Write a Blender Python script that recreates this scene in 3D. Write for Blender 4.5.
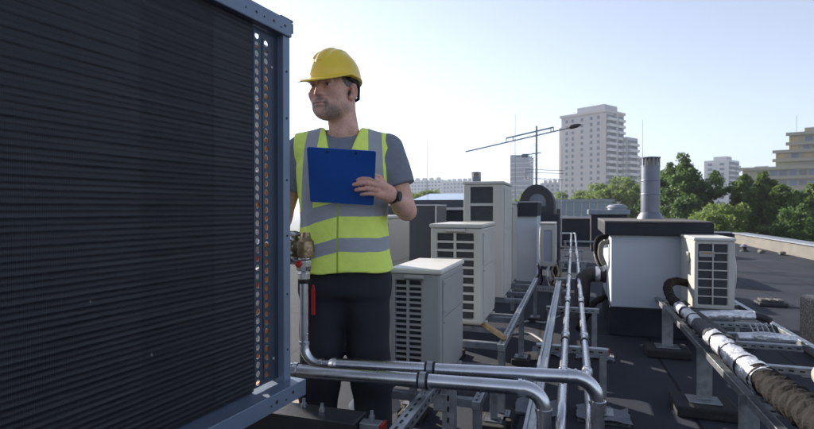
import bpy, bmesh, math, random
import numpy as np
from mathutils import Vector, Matrix
R = math.radians
scene = bpy.context.scene
for o in list(bpy.data.objects):
    bpy.data.objects.remove(o)
col = scene.collection

# ------------------------------------------------------------------ camera
cd = bpy.data.cameras.new('camera')
cam = bpy.data.objects.new('camera', cd)
col.objects.link(cam)
cam.location = (0, 0, 1.25)
cam.rotation_euler = (R(90 - 0.72), 0, R(17.7))
cd.sensor_width = 36.0
cd.lens = 23.0
cd.clip_start = 0.05
cd.clip_end = 4000
cd.dof.use_dof = True
cd.dof.focus_distance = 2.4
cd.dof.aperture_fstop = 5.0
scene.camera = cam
# ------------------------------------------------------------------ sky and sun
SUN_EL, SUN_AZ = 22.0, -58.0
world = bpy.data.worlds.new('World')
scene.world = world
world.use_nodes = True
wn, wl = world.node_tree.nodes, world.node_tree.links
sky = wn.new('ShaderNodeTexSky')
sky.sky_type = 'NISHITA'
sky.sun_disc = False
sky.sun_elevation = R(SUN_EL)
sky.sun_rotation = R(SUN_AZ)
sky.air_density = 1.0
sky.dust_density = 0.25
sky.ozone_density = 2.5
hsn = wn.new('ShaderNodeHueSaturation')
hsn.inputs['Saturation'].default_value = 0.36
tnt = wn.new('ShaderNodeMix'); tnt.data_type = 'RGBA'; tnt.blend_type = 'MULTIPLY'; tnt.inputs[0].default_value = 1.0
tnt.inputs[7].default_value = (0.91, 0.97, 1.13, 1)
wl.new(sky.outputs[0], hsn.inputs['Color'])
wl.new(hsn.outputs[0], tnt.inputs[6])
wl.new(tnt.outputs[2], wn['Background'].inputs[0])
wn['Background'].inputs[1].default_value = 0.088
sl = bpy.data.lights.new('sun', 'SUN')
sl.energy = 4.5
sl.angle = R(0.5)
sl.color = (1.0, 0.92, 0.82)
so = bpy.data.objects.new('sun', sl)
col.objects.link(so)
sd = Vector((math.sin(R(SUN_AZ)) * math.cos(R(SUN_EL)), math.cos(R(SUN_AZ)) * math.cos(R(SUN_EL)), math.sin(R(SUN_EL))))
so.location = sd * 60
so.rotation_euler = sd.to_track_quat('Z', 'Y').to_euler()
scene.view_settings.view_transform = 'Standard'
scene.view_settings.look = 'None'
scene.view_settings.gamma = 1
scene.view_settings.use_curve_mapping = False
scene.view_settings.exposure = 1.14
scene.render.engine = 'CYCLES'

# ------------------------------------------------------------------ materials
def mat(name, c, rough=.5, metal=0., var=.12, scale=6., bump=0., bscale=40., detail=4., dirt=0., dirtcol=None, spec=.5, coat=0., trans=0.):
    m = bpy.data.materials.new(name)
    m.use_nodes = True
    n, l = m.node_tree.nodes, m.node_tree.links
    p = n['Principled BSDF']
    tc = n.new('ShaderNodeTexCoord')
    nz = n.new('ShaderNodeTexNoise')
    nz.inputs['Scale'].default_value = scale
    nz.inputs['Detail'].default_value = detail
    l.new(tc.outputs['Object'], nz.inputs['Vector'])
    mx = n.new('ShaderNodeMix'); mx.data_type = 'RGBA'
    mx.inputs[6].default_value = tuple(max(0, x * (1 - var)) for x in c) + (1,)
    mx.inputs[7].default_value = tuple(min(1, x * (1 + var)) for x in c) + (1,)
    cr = n.new('ShaderNodeMapRange')
    cr.inputs[1].default_value = .3; cr.inputs[2].default_value = .7
    l.new(nz.outputs[0], cr.inputs[0])
    l.new(cr.outputs[0], mx.inputs[0])
    out = mx.outputs[2]
    if dirt > 0:
        n2 = n.new('ShaderNodeTexNoise'); n2.inputs['Scale'].default_value = scale * .35; n2.inputs['Detail'].default_value = 8
        n2.inputs['Roughness'].default_value = .65
        mp = n.new('ShaderNodeMapping'); mp.inputs[3].default_value = (1, 1, .45); mp.inputs[1].default_value = (3.1, 1.7, .4)
        l.new(tc.outputs['Object'], mp.inputs[0]); l.new(mp.outputs[0], n2.inputs['Vector'])
        r2 = n.new('ShaderNodeMapRange'); r2.inputs[1].default_value = .48; r2.inputs[2].default_value = .72; r2.inputs[4].default_value = dirt
        l.new(n2.outputs[0], r2.inputs[0])
        m2 = n.new('ShaderNodeMix'); m2.data_type = 'RGBA'
        m2.inputs[7].default_value = (dirtcol or (.08, .07, .06)) + (1,)
        l.new(r2.outputs[0], m2.inputs[0]); l.new(out, m2.inputs[6])
        out = m2.outputs[2]
    l.new(out, p.inputs['Base Color'])
    p.inputs['Metallic'].default_value = metal
    rr = n.new('ShaderNodeMapRange')
    rr.inputs[3].default_value = max(.03, rough - .08); rr.inputs[4].default_value = min(1, rough + .08)
    l.new(nz.outputs[0], rr.inputs[0]); l.new(rr.outputs[0], p.inputs['Roughness'])
    p.inputs['Specular IOR Level'].default_value = spec
    p.inputs['Coat Weight'].default_value = coat
    if trans: p.inputs['Transmission Weight'].default_value = trans
    if bump > 0:
        n3 = n.new('ShaderNodeTexNoise'); n3.inputs['Scale'].default_value = bscale; n3.inputs['Detail'].default_value = 5
        l.new(tc.outputs['Object'], n3.inputs['Vector'])
        b = n.new('ShaderNodeBump'); b.inputs['Strength'].default_value = bump; b.inputs['Distance'].default_value = .02
        l.new(n3.outputs[0], b.inputs['Height']); l.new(b.outputs[0], p.inputs['Normal'])
    return m

M = {}
M['ac_white'] = mat('ac_white', (.49, .48, .435), .42, var=.05, scale=3, dirt=.35, dirtcol=(.30, .28, .24))
M['ac_lid'] = mat('ac_lid', (.62, .60, .55), .45, var=.06, scale=5, dirt=.5, dirtcol=(.36, .31, .25))
M['ac_grey'] = mat('ac_grey', (.33, .33, .315), .45, var=.05, scale=3, dirt=.3, dirtcol=(.22, .22, .2))
M['ac_dark'] = mat('ac_dark', (.026, .031, .038), .5, var=.3, scale=30)
M['galv'] = mat('galvanised_steel', (.36, .38, .40), .45, 1., var=.22, scale=22, bump=.04, bscale=80)
M['pipe_steel'] = mat('pipe_steel', (.60, .61, .63), .28, 1., var=.10, scale=14, bump=.008, bscale=25)
M['galv_dull'] = mat('weathered_galvanised', (.24, .26, .285), .55, .85, var=.25, scale=18)
M['stainless'] = mat('stainless', (.60, .59, .57), .20, 1., var=.12, scale=30, bump=.05, bscale=30)
M['brass'] = mat('dull_brass', (.36, .27, .16), .38, 1., var=.3, scale=50, bump=.12, bscale=90)
M['copper'] = mat('copper', (.46, .19, .085), .5, .7, var=.3, scale=60)
M['copper_pale'] = mat('tube_end_pale', (.50, .48, .45), .5, .4, var=.2, scale=60)
M['rubber'] = mat('rubber', (.015, .015, .016), .7, var=.2)
M['rubber_pad'] = mat('rubber_pad', (.022, .022, .024), .85, var=.3, scale=25, bump=.35, bscale=120)
M['red'] = mat('red_plastic', (.42, .02, .018), .5, var=.1)
M['blk_steel'] = mat('black_steel', (.018, .019, .021), .38, var=.25, scale=12, bump=.05)
M['frame_blue'] = mat('frame_blue_grey', (.17, .22, .30), .40, .35, var=.10, scale=7, dirt=.25, dirtcol=(.08, .09, .1))
M['plate_blue'] = mat('plate_blue_grey', (.050, .066, .096), .42, .4, var=.12, scale=9, dirt=.2, dirtcol=(.03, .035, .04))
M['white_wall'] = mat('white_render', (.48, .53, .60), .8, var=.05, scale=3, bump=.12, bscale=150, dirt=.22, dirtcol=(.40, .38, .35))
M['bitumen_dark'] = mat('bitumen_flashing', (.022, .025, .033), .75, spec=.3, var=.25, scale=5, bump=.2, bscale=60)
M['cap_grey'] = mat('cap_felt', (.10, .095, .092), .85, var=.25, scale=9, bump=.3, bscale=120)
M['cap_metal'] = mat('coping_metal', (.24, .26, .29), .5, .4, var=.15, scale=4)
M['parapet'] = mat('parapet_render', (.155, .145, .125), .85, var=.14, scale=2.5, bump=.2, bscale=50, dirt=.4, dirtcol=(.2, .17, .14))
M['flue'] = mat('flue_metal', (.17, .185, .22), .42, .55, var=.12, scale=6)
M['flue_in'] = mat('flue_core', (.34, .30, .16), .6, var=.2)
M['foil'] = mat('foil_wrap', (.66, .67, .69), .36, .6, var=.22, scale=18, bump=.9, bscale=30)
M['torn'] = mat('torn_insulation', (.014, .0125, .012), .85, spec=.2, var=.45, scale=16, bump=.5, bscale=55)
M['insul'] = mat('black_insulation', (.03, .03, .034), .7, var=.3, scale=12, bump=.25, bscale=50)
M['pebble'] = None
M['wood'] = mat('offcut_wood', (.42, .28, .14), .7, var=.2, scale=14, bump=.1)
M['cable'] = mat('grey_cable', (.30, .30, .31), .5, var=.1)
M['glass_blue'] = mat('skylight_pane', (.16, .22, .28), .2, .0, var=.06, scale=2, spec=.8)
M['smoke_pane'] = mat('dome_pane', (.10, .12, .15), .2, 0, var=.15, scale=6, spec=.7)
M['ant'] = mat('antenna_metal', (.20, .22, .25), .5, .5, var=.1)
M['cab'] = mat('dark_cabinet', (.035, .042, .055), .5, var=.15, scale=4, dirt=.2, dirtcol=(.07, .07, .07))
M['trunk'] = mat('bark', (.10, .08, .06), .9, var=.3, scale=3, bump=.6, bscale=12)
M['ltrim'] = mat('light_trim', (.45, .46, .47), .4, .3, var=.08)

def nodes_of(m): return m.node_tree.nodes, m.node_tree.links, m.node_tree.nodes['Principled BSDF']

def mat_roof():
    m = mat('roof_felt', (.032, .037, .050), .80, var=.28, scale=1.3, bump=.5, bscale=170, detail=8, spec=.22, dirt=.40, dirtcol=(.058, .057, .060))
    n, l, p = nodes_of(m)
    tc = n.new('ShaderNodeTexCoord')
    sep = n.new('ShaderNodeSeparateXYZ'); l.new(tc.outputs['Object'], sep.inputs[0])
    wob = n.new('ShaderNodeTexNoise'); wob.inputs['Scale'].default_value = 1.2
    l.new(tc.outputs['Object'], wob.inputs['Vector'])
    def seam(axis, width, pitch, off):
        a = n.new('ShaderNodeMath'); a.operation = 'MULTIPLY_ADD'; a.inputs[1].default_value = .07; l.new(wob.outputs[0], a.inputs[0]); l.new(sep.outputs[axis], a.inputs[2])
        b = n.new('ShaderNodeMath'); b.operation = 'ADD'; b.inputs[1].default_value = off + 100 * pitch; l.new(a.outputs[0], b.inputs[0])
        c = n.new('ShaderNodeMath'); c.operation = 'MODULO'; c.inputs[1].default_value = pitch; l.new(b.outputs[0], c.inputs[0])
        d = n.new('ShaderNodeMath'); d.operation = 'LESS_THAN'; d.inputs[1].default_value = width; l.new(c.outputs[0], d.inputs[0])
        return d
    s1 = seam(0, .022, 1.0, .28); s2 = seam(1, .03, 7.5, 2.0)
    mxm = n.new('ShaderNodeMath'); mxm.operation = 'MAXIMUM'; l.new(s1.outputs[0], mxm.inputs[0]); l.new(s2.outputs[0], mxm.inputs[1])
    old = p.inputs['Base Color'].links[0].from_socket
    mx = n.new('ShaderNodeMix'); mx.data_type = 'RGBA'; mx.inputs[7].default_value = (.014, .014, .016, 1)
    l.new(mxm.outputs[0], mx.inputs[0]); l.new(old, mx.inputs[6]); l.new(mx.outputs[2], p.inputs['Base Color'])
    return m
M['roof'] = mat_roof()

def mat_pebble():
    m = mat('pebble_concrete', (.22, .19, .16), .85, var=.2, scale=12)
    n, l, p = nodes_of(m)
    tc = n.new('ShaderNodeTexCoord'); v = n.new('ShaderNodeTexVoronoi'); v.inputs['Scale'].default_value = 55
    l.new(tc.outputs['Object'], v.inputs['Vector'])
    cr = n.new('ShaderNodeValToRGB')
    cr.color_ramp.elements[0].color = (.60, .53, .44, 1); cr.color_ramp.elements[1].color = (.26, .22, .18, 1)
    cr.color_ramp.elements[0].position = .1; cr.color_ramp.elements[1].position = .6
    l.new(v.outputs['Distance'], cr.inputs[0]); l.new(cr.outputs[0], p.inputs['Base Color'])
    b = n.new('ShaderNodeBump'); b.invert = True; b.inputs['Strength'].default_value = .6; b.inputs['Distance'].default_value = .004
    l.new(v.outputs['Distance'], b.inputs['Height']); l.new(b.outputs[0], p.inputs['Normal'])
    return m
M['pebble'] = mat_pebble()

def mat_leaf(name, c1, c2):
    m = bpy.data.materials.new(name); m.use_nodes = True
    n, l = m.node_tree.nodes, m.node_tree.links
    p = n['Principled BSDF']; p.inputs['Roughness'].default_value = .6
    g = n.new('ShaderNodeNewGeometry'); mx = n.new('ShaderNodeMix'); mx.data_type = 'RGBA'
    mx.inputs[6].default_value = c1 + (1,); mx.inputs[7].default_value = c2 + (1,)
    l.new(g.outputs['Random Per Island'], mx.inputs[0]); l.new(mx.outputs[2], p.inputs['Base Color'])
    t = n.new('ShaderNodeBsdfTranslucent'); l.new(mx.outputs[2], t.inputs[0])
    ms = n.new('ShaderNodeMixShader'); ms.inputs[0].default_value = .52
    l.new(p.outputs[0], ms.inputs[1]); l.new(t.outputs[0], ms.inputs[2])
    l.new(ms.outputs[0], n['Material Output'].inputs[0])
    return m
M['leaf_dark'] = mat_leaf('leaf_dark', (.066, .124, .030), (.125, .195, .048))
M['leaf_mid'] = mat_leaf('leaf_mid', (.115, .185, .038), (.22, .275, .07))
M['leaf_olive'] = mat_leaf('leaf_olive', (.092, .158, .036), (.18, .24, .062))

# ------------------------------------------------------------------ mesh helpers
class MB:
    def __init__(s): s.v = []; s.f = []; s.sm = []
    def add(s, vs, fs, smooth=False):
        b = len(s.v); s.v += [tuple(x) for x in vs]
        for f in fs: s.f.append(tuple(i + b for i in f)); s.sm.append(smooth)
        return s
    def box(s, x0, x1, y0, y1, z0, z1):
        vs = [(x, y, z) for z in (z0, z1) for y in (y0, y1) for x in (x0, x1)]
        return s.add(vs, [(0, 2, 3, 1), (4, 5, 7, 6), (0, 1, 5, 4), (2, 6, 7, 3), (0, 4, 6, 2), (1, 3, 7, 5)])
    def bar(s, p0, p1, w, h, up=(0, 0, 1)):
        p0, p1 = Vector(p0), Vector(p1); d = (p1 - p0).normalized(); u = Vector(up)
        if abs(d.dot(u)) > .99: u = Vector((0, 1, 0))
        sx = d.cross(u).normalized() * w / 2; uz = sx.cross(d).normalized() * h / 2
        vs = [p + a * sx + b * uz for p in (p0, p1) for a, b in ((-1, -1), (1, -1), (1, 1), (-1, 1))]
        return s.add(vs, [(3, 2, 1, 0), (4, 5, 6, 7), (0, 1, 5, 4), (1, 2, 6, 5), (2, 3, 7, 6), (3, 0, 4, 7)])
    def tube(s, pts, r, seg=16, caps=True, smooth=True):
        pts = [Vector(p) for p in pts]; n = len(pts)
        rs = r if isinstance(r, (list, tuple, np.ndarray)) else [r] * n
        ring = []; prev = None
        for i, p in enumerate(pts):
            t = (pts[min(i + 1, n - 1)] - pts[max(i - 1, 0)]).normalized()
            if prev is None:
                a = Vector((0, 0, 1)) if abs(t.z) < .9 else Vector((1, 0, 0))
                nrm = t.cross(a).normalized()
            else:
                nrm = (prev - t * prev.dot(t)).normalized()
            prev = nrm; bn = t.cross(nrm)
            ring.append([p + (nrm * math.cos(2 * math.pi * k / seg) + bn * math.sin(2 * math.pi * k / seg)) * rs[i] for k in range(seg)])
        vs = [q for rg in ring for q in rg]
        fs = [(i * seg + k, i * seg + (k + 1) % seg, (i + 1) * seg + (k + 1) % seg, (i + 1) * seg + k) for i in range(n - 1) for k in range(seg)]
        s.add(vs, fs, smooth)
        if caps:
            s.add(ring[0], [tuple(range(seg - 1, -1, -1))]); s.add(ring[-1], [tuple(range(seg))])
        return s
    def cyl(s, p0, p1, r, seg=20): return s.tube([p0, p1], r, seg)
    def lathe(s, prof, c, axis=(0, 0, 1), seg=28):
        ax = Vector(axis).normalized(); a = Vector((1, 0, 0)) if abs(ax.x) < .9 else Vector((0, 1, 0))
        u = ax.cross(a).normalized(); w = ax.cross(u); c = Vector(c); vs = []
        for r_, h_ in prof:
            for k in range(seg):
                t = 2 * math.pi * k / seg; vs.append(c + ax * h_ + (u * math.cos(t) + w * math.sin(t)) * r_)
        n = len(prof)
        fs = [(i * seg + k, i * seg + (k + 1) % seg, (i + 1) * seg + (k + 1) % seg, (i + 1) * seg + k) for i in range(n - 1) for k in range(seg)]
        fs += [tuple(range(seg - 1, -1, -1)), tuple((n - 1) * seg + k for k in range(seg))]
        return s.add(vs, fs)
    def prism(s, poly, ax, a0, a1):
        # poly: list of 2D points; ax: 'x','y','z' extrude axis
        def mk(p, t): return {'x': (t, p[0], p[1]), 'y': (p[0], t, p[1]), 'z': (p[0], p[1], t)}[ax]
        n = len(poly); vs = [mk(p, a0) for p in poly] + [mk(p, a1) for p in poly]
        return s.add(vs, [tuple(range(n - 1, -1, -1)), tuple(range(n, 2 * n))] + [(i, (i + 1) % n, n + (i + 1) % n, n + i) for i in range(n)])
    def build(s, name, m, parent=None, bevel=0., loc=None, autosmooth=False):
        me = bpy.data.meshes.new(name); me.from_pydata(s.v, [], s.f)
        me.polygons.foreach_set('use_smooth', s.sm)
        me.update()
        bm = bmesh.new(); bm.from_mesh(me); bmesh.ops.recalc_face_normals(bm, faces=bm.faces); bm.to_mesh(me); bm.free()
        if autosmooth: me.shade_smooth(); me.set_sharp_from_angle(angle=R(35))
        if m is not None: me.materials.append(m)
        o = bpy.data.objects.new(name, me); col.objects.link(o)
        if parent is not None: o.parent = parent
        if loc is not None: o.location = loc
        if bevel > 0:
            b = o.modifiers.new('bevel', 'BEVEL'); b.width = bevel; b.segments = 2; b.limit_method = 'ANGLE'; b.angle_limit = R(40)
        return o

def tag(o, label=None, cat=None, group=None, kind=None):
    if label: o['label'] = label
    if cat: o['category'] = cat
    if group: o['group'] = group
    if kind: o['kind'] = kind
    return o
def thing(name, label, cat, loc=(0, 0, 0), rz=0., group=None):
    o = bpy.data.objects.new(name, None); col.objects.link(o); o.location = loc; o.rotation_euler = (0, 0, rz)
    o.empty_display_size = .1
    return tag(o, label, cat, group)
def copy_tree(o, parent=None):
    c = o.copy(); col.objects.link(c)
    if parent is not None: c.parent = parent
    for ch in o.children: copy_tree(ch, c)
    return c
def fillet(pts, r, n=8):
    pts = [Vector(p) for p in pts]; out = [pts[0]]
    for i in range(1, len(pts) - 1):
        a = (pts[i - 1] - pts[i]); b = (pts[i + 1] - pts[i])
        rr = min(r, a.length * .49, b.length * .49)
        p0 = pts[i] + a.normalized() * rr; p1 = pts[i] + b.normalized() * rr
        for k in range(n + 1):
            t = k / n; out.append((1 - t) ** 2 * p0 + 2 * t * (1 - t) * pts[i] + t * t * p1)
    out.append(pts[-1]); return out
def arc_elbow(p, d_in, d_out, r, n=10):
    # circular 90 degree elbow that starts at p heading d_in and leaves heading d_out
    p, a, b = Vector(p), Vector(d_in).normalized(), Vector(d_out).normalized()
    c = p + b * r
    return [c + (-b * math.cos(t) + a * math.sin(t)) * r for t in [math.pi / 2 * k / n for k in range(n + 1)]]

# ------------------------------------------------------------------ setting: roof and city ground
MB().box(-9, 5.95, -4, 24, -.35, 0).build('roof', M['roof']); tag(bpy.data.objects['roof'], kind='structure')
g = MB().box(-1800, 1800, -1500, 2600, -21.0, -20.0).build('ground', mat('city_ground', (.12, .13, .10), .9, var=.3, scale=.03)); tag(g, kind='structure')
b = thing('apartment_block', 'building under the flat roof, mostly below the picture, carrying all the equipment', 'building', (-1.5, 10, -20))
MB().box(-7.4, 7.4, -13.9, 13.9, 0, 19.6).build('wall', M['parapet'], b)

# ------------------------------------------------------------------ roof walls, boxes and parapets
p = thing('parapet', 'low tan parapet with grey metal coping along the right roof edge', 'parapet', (5.62, 14, 0))
MB().box(-.12, .22, -9, 7.2, .0, .335).build('wall', M['parapet'], p)
y = -9.0; k = 0; random.seed(4)
while y < 7.1:
    L = min(2.35, 7.25 - y)
    MB().box(-.19 + random.uniform(-.006, .006), .29, y + .008, y + L - .008, .336, .372 + random.uniform(0, .012)).build('coping', M['cap_metal'], p, bevel=.006)
    y += L
p = thing('parapet', 'dark felt covered parapet with light coping across the far roof edge', 'parapet', (-1.6, 22.4, 0))
MB().box(-7.3, 7.35, -.15, .3, 0, .30).build('wall', M['bitumen_dark'], p)
for k in range(6):
    MB().box(-7.3 + k * 2.44, -7.3 + k * 2.44 + 2.42, -.22, .36, .302, .335).build('coping', M['cap_metal'], p, bevel=.005)

p = thing('ventilation_shaft', 'white rendered roof shaft with thick dark felt cap and black base', 'roof shaft', (.77, 6.15, 0))
MB().box(-.41, .41, -.68, .70, .0, 1.0).build('wall', M['white_wall'], p, bevel=.008)
MB().box(-.425, .425, -.695, .715, .0, .285).build('base', M['bitumen_dark'], p, bevel=.012)
MB().box(-.475, .465, -.75, .76, .985, 1.105).build('cap', M['bitumen_dark'], p, bevel=.008)
MB().box(-.478, .468, -.753, .763, 1.107, 1.125).build('cap_felt', M['cap_grey'], p, bevel=.005)

def flue(name, label, loc, r, h, tube_m):
    t = thing(name, label, 'flue', loc)
    MB().lathe([(r * 1.42, 0), (r * 1.36, .02), (r * 1.03, r * .75), (r * 1.0, r * .78)], (0, 0, 0)).build('base', tube_m, t, autosmooth=True)
    hs = h - r * 1.15
    m = MB().lathe([(r, r * .7), (r, hs), (r * 1.03, hs), (r * 1.03, hs + .012)], (0, 0, 0)); m.box(-r * 1.015, -r * .9, -.012, .012, r * .8, hs - .01)
    for zz in (.35, .66): m.lathe([(r * 1.0, 0), (r * 1.02, .004), (r * 1.02, .014), (r, .018)], (0, 0, r + (hs - r) * zz))
    m.build('pipe', tube_m, t, autosmooth=True)
    MB().lathe([(r * .62, 0), (r * .62, r * .95)], (0, 0, hs)).build('core', M['flue_in'], t, autosmooth=True)
    m = MB()
    for k in range(14):
        a = 2 * math.pi * k / 14
        m.bar((math.cos(a) * r * .97, math.sin(a) * r * .97, hs), (math.cos(a) * r * .97, math.sin(a) * r * .97, hs + r * .95), r * .20, r * .05, up=(math.cos(a), math.sin(a), 0))
    m.build('slots', tube_m, t)
    MB().lathe([(r * 1.05, 0), (r * 1.07, .012), (r * .9, r * .14), (r * .3, r * .22), (.001, r * .23)], (0, 0, hs + r * .94)).build('cowl', tube_m, t, autosmooth=True)
    return t
flue('flue', 'round grey metal flue with slotted cowl standing on the white shaft', (.84, 6.5, 1.125), .10, .71, M['flue'])

p = thing('ventilation_shaft', 'narrow white shaft with dark fascia standing behind the tall grey units', 'roof shaft', (-.80, 9.45, 0))
MB().box(-.24, .23, -.53, .5, 0, 1.15).build('wall', M['white_wall'], p, bevel=.008)
MB().box(-.32, .24, -.6, .58, 1.11, 1.335).build('cap', M['bitumen_dark'], p, bevel=.006)
m = MB().box(-.33, .25, -.61, .59, 1.337, 1.362)
m.build('coping', M['cap_metal'], p, bevel=.004)

p = thing('smoke_vent', 'dark arched roof dome with a grey pane in its round gable', 'roof dome', (-.74, 11.35, 0))
MB().box(-.46, .46, -.1, 1.6, 0, 1.12).build('base', M['bitumen_dark'], p, bevel=.008)
def archp(a, b, zc, n=22): return [(-a, 1.121), (-a, zc)] + [(-a * math.cos(math.pi * k / n), zc + b * math.sin(math.pi * k / n)) for k in range(1, n)] + [(a, zc), (a, 1.121)]
MB().prism(archp(.355, .44, 1.31)[::-1], 'y', 0, 1.4).build('hood', M['insul'], p, autosmooth=True)
MB().prism([(x * .5 + .02, (z - 1.2) * .42 + 1.32) for x, z in archp(.355, .44, 1.31)], 'y', -.012, .0).build('pane', M['smoke_pane'], p)

p = thing('upstand', 'black felt covered upstand with metal edging left of the air conditioners', 'roof upstand', (-1.75, 7.6, 0))
MB().box(-.75, .75, -.75, .8, 0, 1.22).build('wall', M['bitumen_dark'], p, bevel=.01)
MB().box(-.79, .79, -.79, .84, 1.222, 1.255).build('coping', M['ltrim'], p, bevel=.004)
p = thing('skylight', 'slanted pale blue skylight on the black upstand', 'skylight', (-1.72, 7.7, 1.257))
MB().prism([(-.5, 0), (.5, 0), (.5, .22), (-.5, .10)], 'x', -.55, .5).build('frame', M['cab'], p, bevel=.006)
m = MB(); m.add([(-.5, -.5, .108), (.45, -.5, .108), (.45, .49, .226), (-.5, .49, .226)], [(0, 1, 2, 3)]).build('pane', M['glass_blue'], p)
p = thing('utility_cabinet', 'dark steel cabinet with pale edge trim behind the man\'s elbow', 'cabinet', (-1.60, 5.35, 0))
MB().box(-.30, .27, -.25, .25, .05, 1.27).build('body', M['cab'], p, bevel=.006)
MB().box(.272, .285, -.262, -.245, .04, 1.285).build('trim', M['ltrim'], p, bevel=.003)
MB().box(-.31, .271, -.258, .26, 1.272, 1.285).build('top_panel', M['ltrim'], p, bevel=.003)
MB().box(-.03, -.02, -.2535, -.25, .08, 1.25).build('seam', M['rubber'], p)
flue('flue', 'small lantern topped flue just above the tallest grey air conditioner', (-2.25, 12.6, 1.2), .115, .93, M['flue'])
p = thing('ventilation_shaft', 'low dark masonry shaft carrying the small lantern flue', 'roof shaft', (-2.25, 12.6, 0))
MB().box(-.4, .4, -.4, .4, 0, 1.14).build('wall', M['bitumen_dark'], p); MB().box(-.45, .45, -.45, .45, 1.142, 1.2).build('cap', M['cap_grey'], p, bevel=.006)

p = thing('upstand', 'long low black wall crossing the far roof behind the pipe ends', 'roof upstand', (0.0, 18.9, 0))
MB().box(-1.6, .66, -.2, .3, 0, .86).build('wall', M['bitumen_dark'], p, bevel=.01); MB().box(-1.64, .70, -.24, .34, .862, .90).build('coping', M['cap_grey'], p, bevel=.005)
p = thing('ventilation_shaft', 'squat dark shaft with pale flat lid beyond the white shaft', 'roof shaft', (.98, 16.4, 0))
MB().box(-.48, .48, -.45, .45, 0, 1.06).build('wall', M['bitumen_dark'], p, bevel=.01); MB().box(-.56, .56, -.53, .53, 1.062, 1.20).build('cap', M['cap_metal'], p, bevel=.01)
MB().lathe([(.26, 0), (.26, .05), (.30, .06), (.22, .14), (.02, .17)], (.25, 0, 1.2)).build('vent_cowl', M['cap_metal'], p, autosmooth=True)
# ------------------------------------------------------------------ outdoor units
def rbox(m, x0, x1, y0, y1, z0, z1, a0, a1, c0, c1, dep):
    v = [(x0, y0, z0), (x1, y0, z0), (x1, y0, z1), (x0, y0, z1), (a0, y0, c0), (a1, y0, c0), (a1, y0, c1), (a0, y0, c1),
         (a0, y0 + dep, c0), (a1, y0 + dep, c0), (a1, y0 + dep, c1), (a0, y0 + dep, c1), (x0, y1, z0), (x1, y1, z0), (x1, y1, z1), (x0, y1, z1)]
    f = [(0, 1, 5, 4), (1, 2, 6, 5), (2, 3, 7, 6), (3, 0, 4, 7), (4, 5, 9, 8), (5, 6, 10, 9), (6, 7, 11, 10), (7, 4, 8, 11), (8, 9, 10, 11),
         (12, 15, 14, 13), (0, 12, 13, 1), (1, 13, 14, 2), (2, 14, 15, 3), (3, 15, 12, 0)]
    return m.add(v, f)
def ac_unit(label, x0, x1, y0, L, z0, z1, gl, gr, gb, gt, cols, rows, bar, body, lidm, group, lid=.028, style='bars', rz=0., handle=True, vbar=None, fan=-1):
    W, Hh = (x1 - x0) / 2, z1 - z0
    t = thing('air_conditioner', label, 'air conditioner', ((x0 + x1) / 2, y0 + L / 2, z0), rz, group)
    h = L / 2; ztop = Hh - lid
    a0, a1, c0, c1 = -W + gl, W - gr, gb, Hh - gt
    rbox(MB(), -W, W, -h, h, .012, ztop, a0, a1, c0, c1, .03).build('casing', body, t, bevel=.010)
    MB().box(a0 + .002, a1 - .002, -h + .022, -h + .0285, c0 + .002, c1 - .002).build('coil', M['ac_dark'], t)
    m = MB(); dx, dz = (a1 - a0) / cols, (c1 - c0) / rows; vb = vbar or bar
    for k in range(1, cols): m.box(a0 + k * dx - vb / 2, a0 + k * dx + vb / 2, -h + .001, -h + .019, c0 - .004, c1 + .004)
    for k in range(1, rows): m.box(a0 - .004, a1 + .004, -h + .003, -h + .017, c0 + k * dz - bar / 2, c0 + k * dz + bar / 2)
    m.build('grille', body, t)
    m = MB().box(-W - .008, W + .008, -h - .010, h + .010, ztop + .001, Hh)
    lidp = m.build('lid', lidm, t, bevel=.009)
    if handle:
        MB().prism([(-h - .028, ztop - .020), (-h - .003, ztop - .030), (-h - .003, ztop - .002), (-h - .026, ztop - .006)], 'x', -W * .38, W * .38).build('handle', body, t, bevel=.004)
    # access panel on the long side
    m = MB().box(W + .0005, W + .0045, -h + .03, h - .02, .04 + Hh * .02, ztop * .60).box(W + .0005, W + .0065, -h + .03, h - .02, ztop * .612, ztop - .03)
    m.build('side_panel', body, t, bevel=.002)
    for yy in (-h + .045, h - .035):
        for zz in (.08, ztop * .56, ztop * .66, ztop - .05): MB().cyl((W + .004, yy, zz), (W + .009, yy, zz), .005, 8).build('screw', M['galv'], t)
    for yy in (-h + .10, h - .14): MB().box(-W - .015, W + .015, yy, yy + .045, -.004, .012).build('foot', body, t, bevel=.002)
    # fan side
    c = (fan * W, .0, Hh * .5); rr = min(h, Hh / 2) * .82; fo = fan * (W + (.008 if fan > 0 else 0))
    m = MB().lathe([(rr * 1.04, 0), (rr * 1.04, .012), (rr, .018), (rr * .98, .002)], (fo, 0, Hh * .5), (fan, 0, 0), 32)
    for q in (.25, .45, .65, .85):
        n = 32; m.tube([(fo + fan * .012, rr * q * math.cos(2 * math.pi * k / n), Hh * .5 + rr * q * math.sin(2 * math.pi * k / n)) for k in range(n + 1)], .0025, 6)
    for k in range(8): m.cyl((fo + fan * .010, 0, Hh * .5), (fo + fan * .010, rr * math.cos(math.pi * k / 4), Hh * .5 + rr * math.sin(math.pi * k / 4)), .003, 6)
    m.build('fan_grille', body, t)
    return t
G_AC = 'outdoor air conditioning units on the roof'
u1 = ac_unit('small grey air conditioner with narrow louvres right beside the man\'s hip', -.884, -.616, 2.48, .53, .367, .948, .028, .105, .05, .062, 2, 17, .0105, M['ac_grey'], M['ac_lid'], G_AC, vbar=.013)
u2 = ac_unit('cream air conditioner with two columns of wide slots in the middle of the left row', -.903, -.559, 3.353, .567, .4805, 1.145, .04, .058, .04, .062, 2, 10, .015, M['ac_white'], M['ac_white'], G_AC, vbar=.017)
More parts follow.
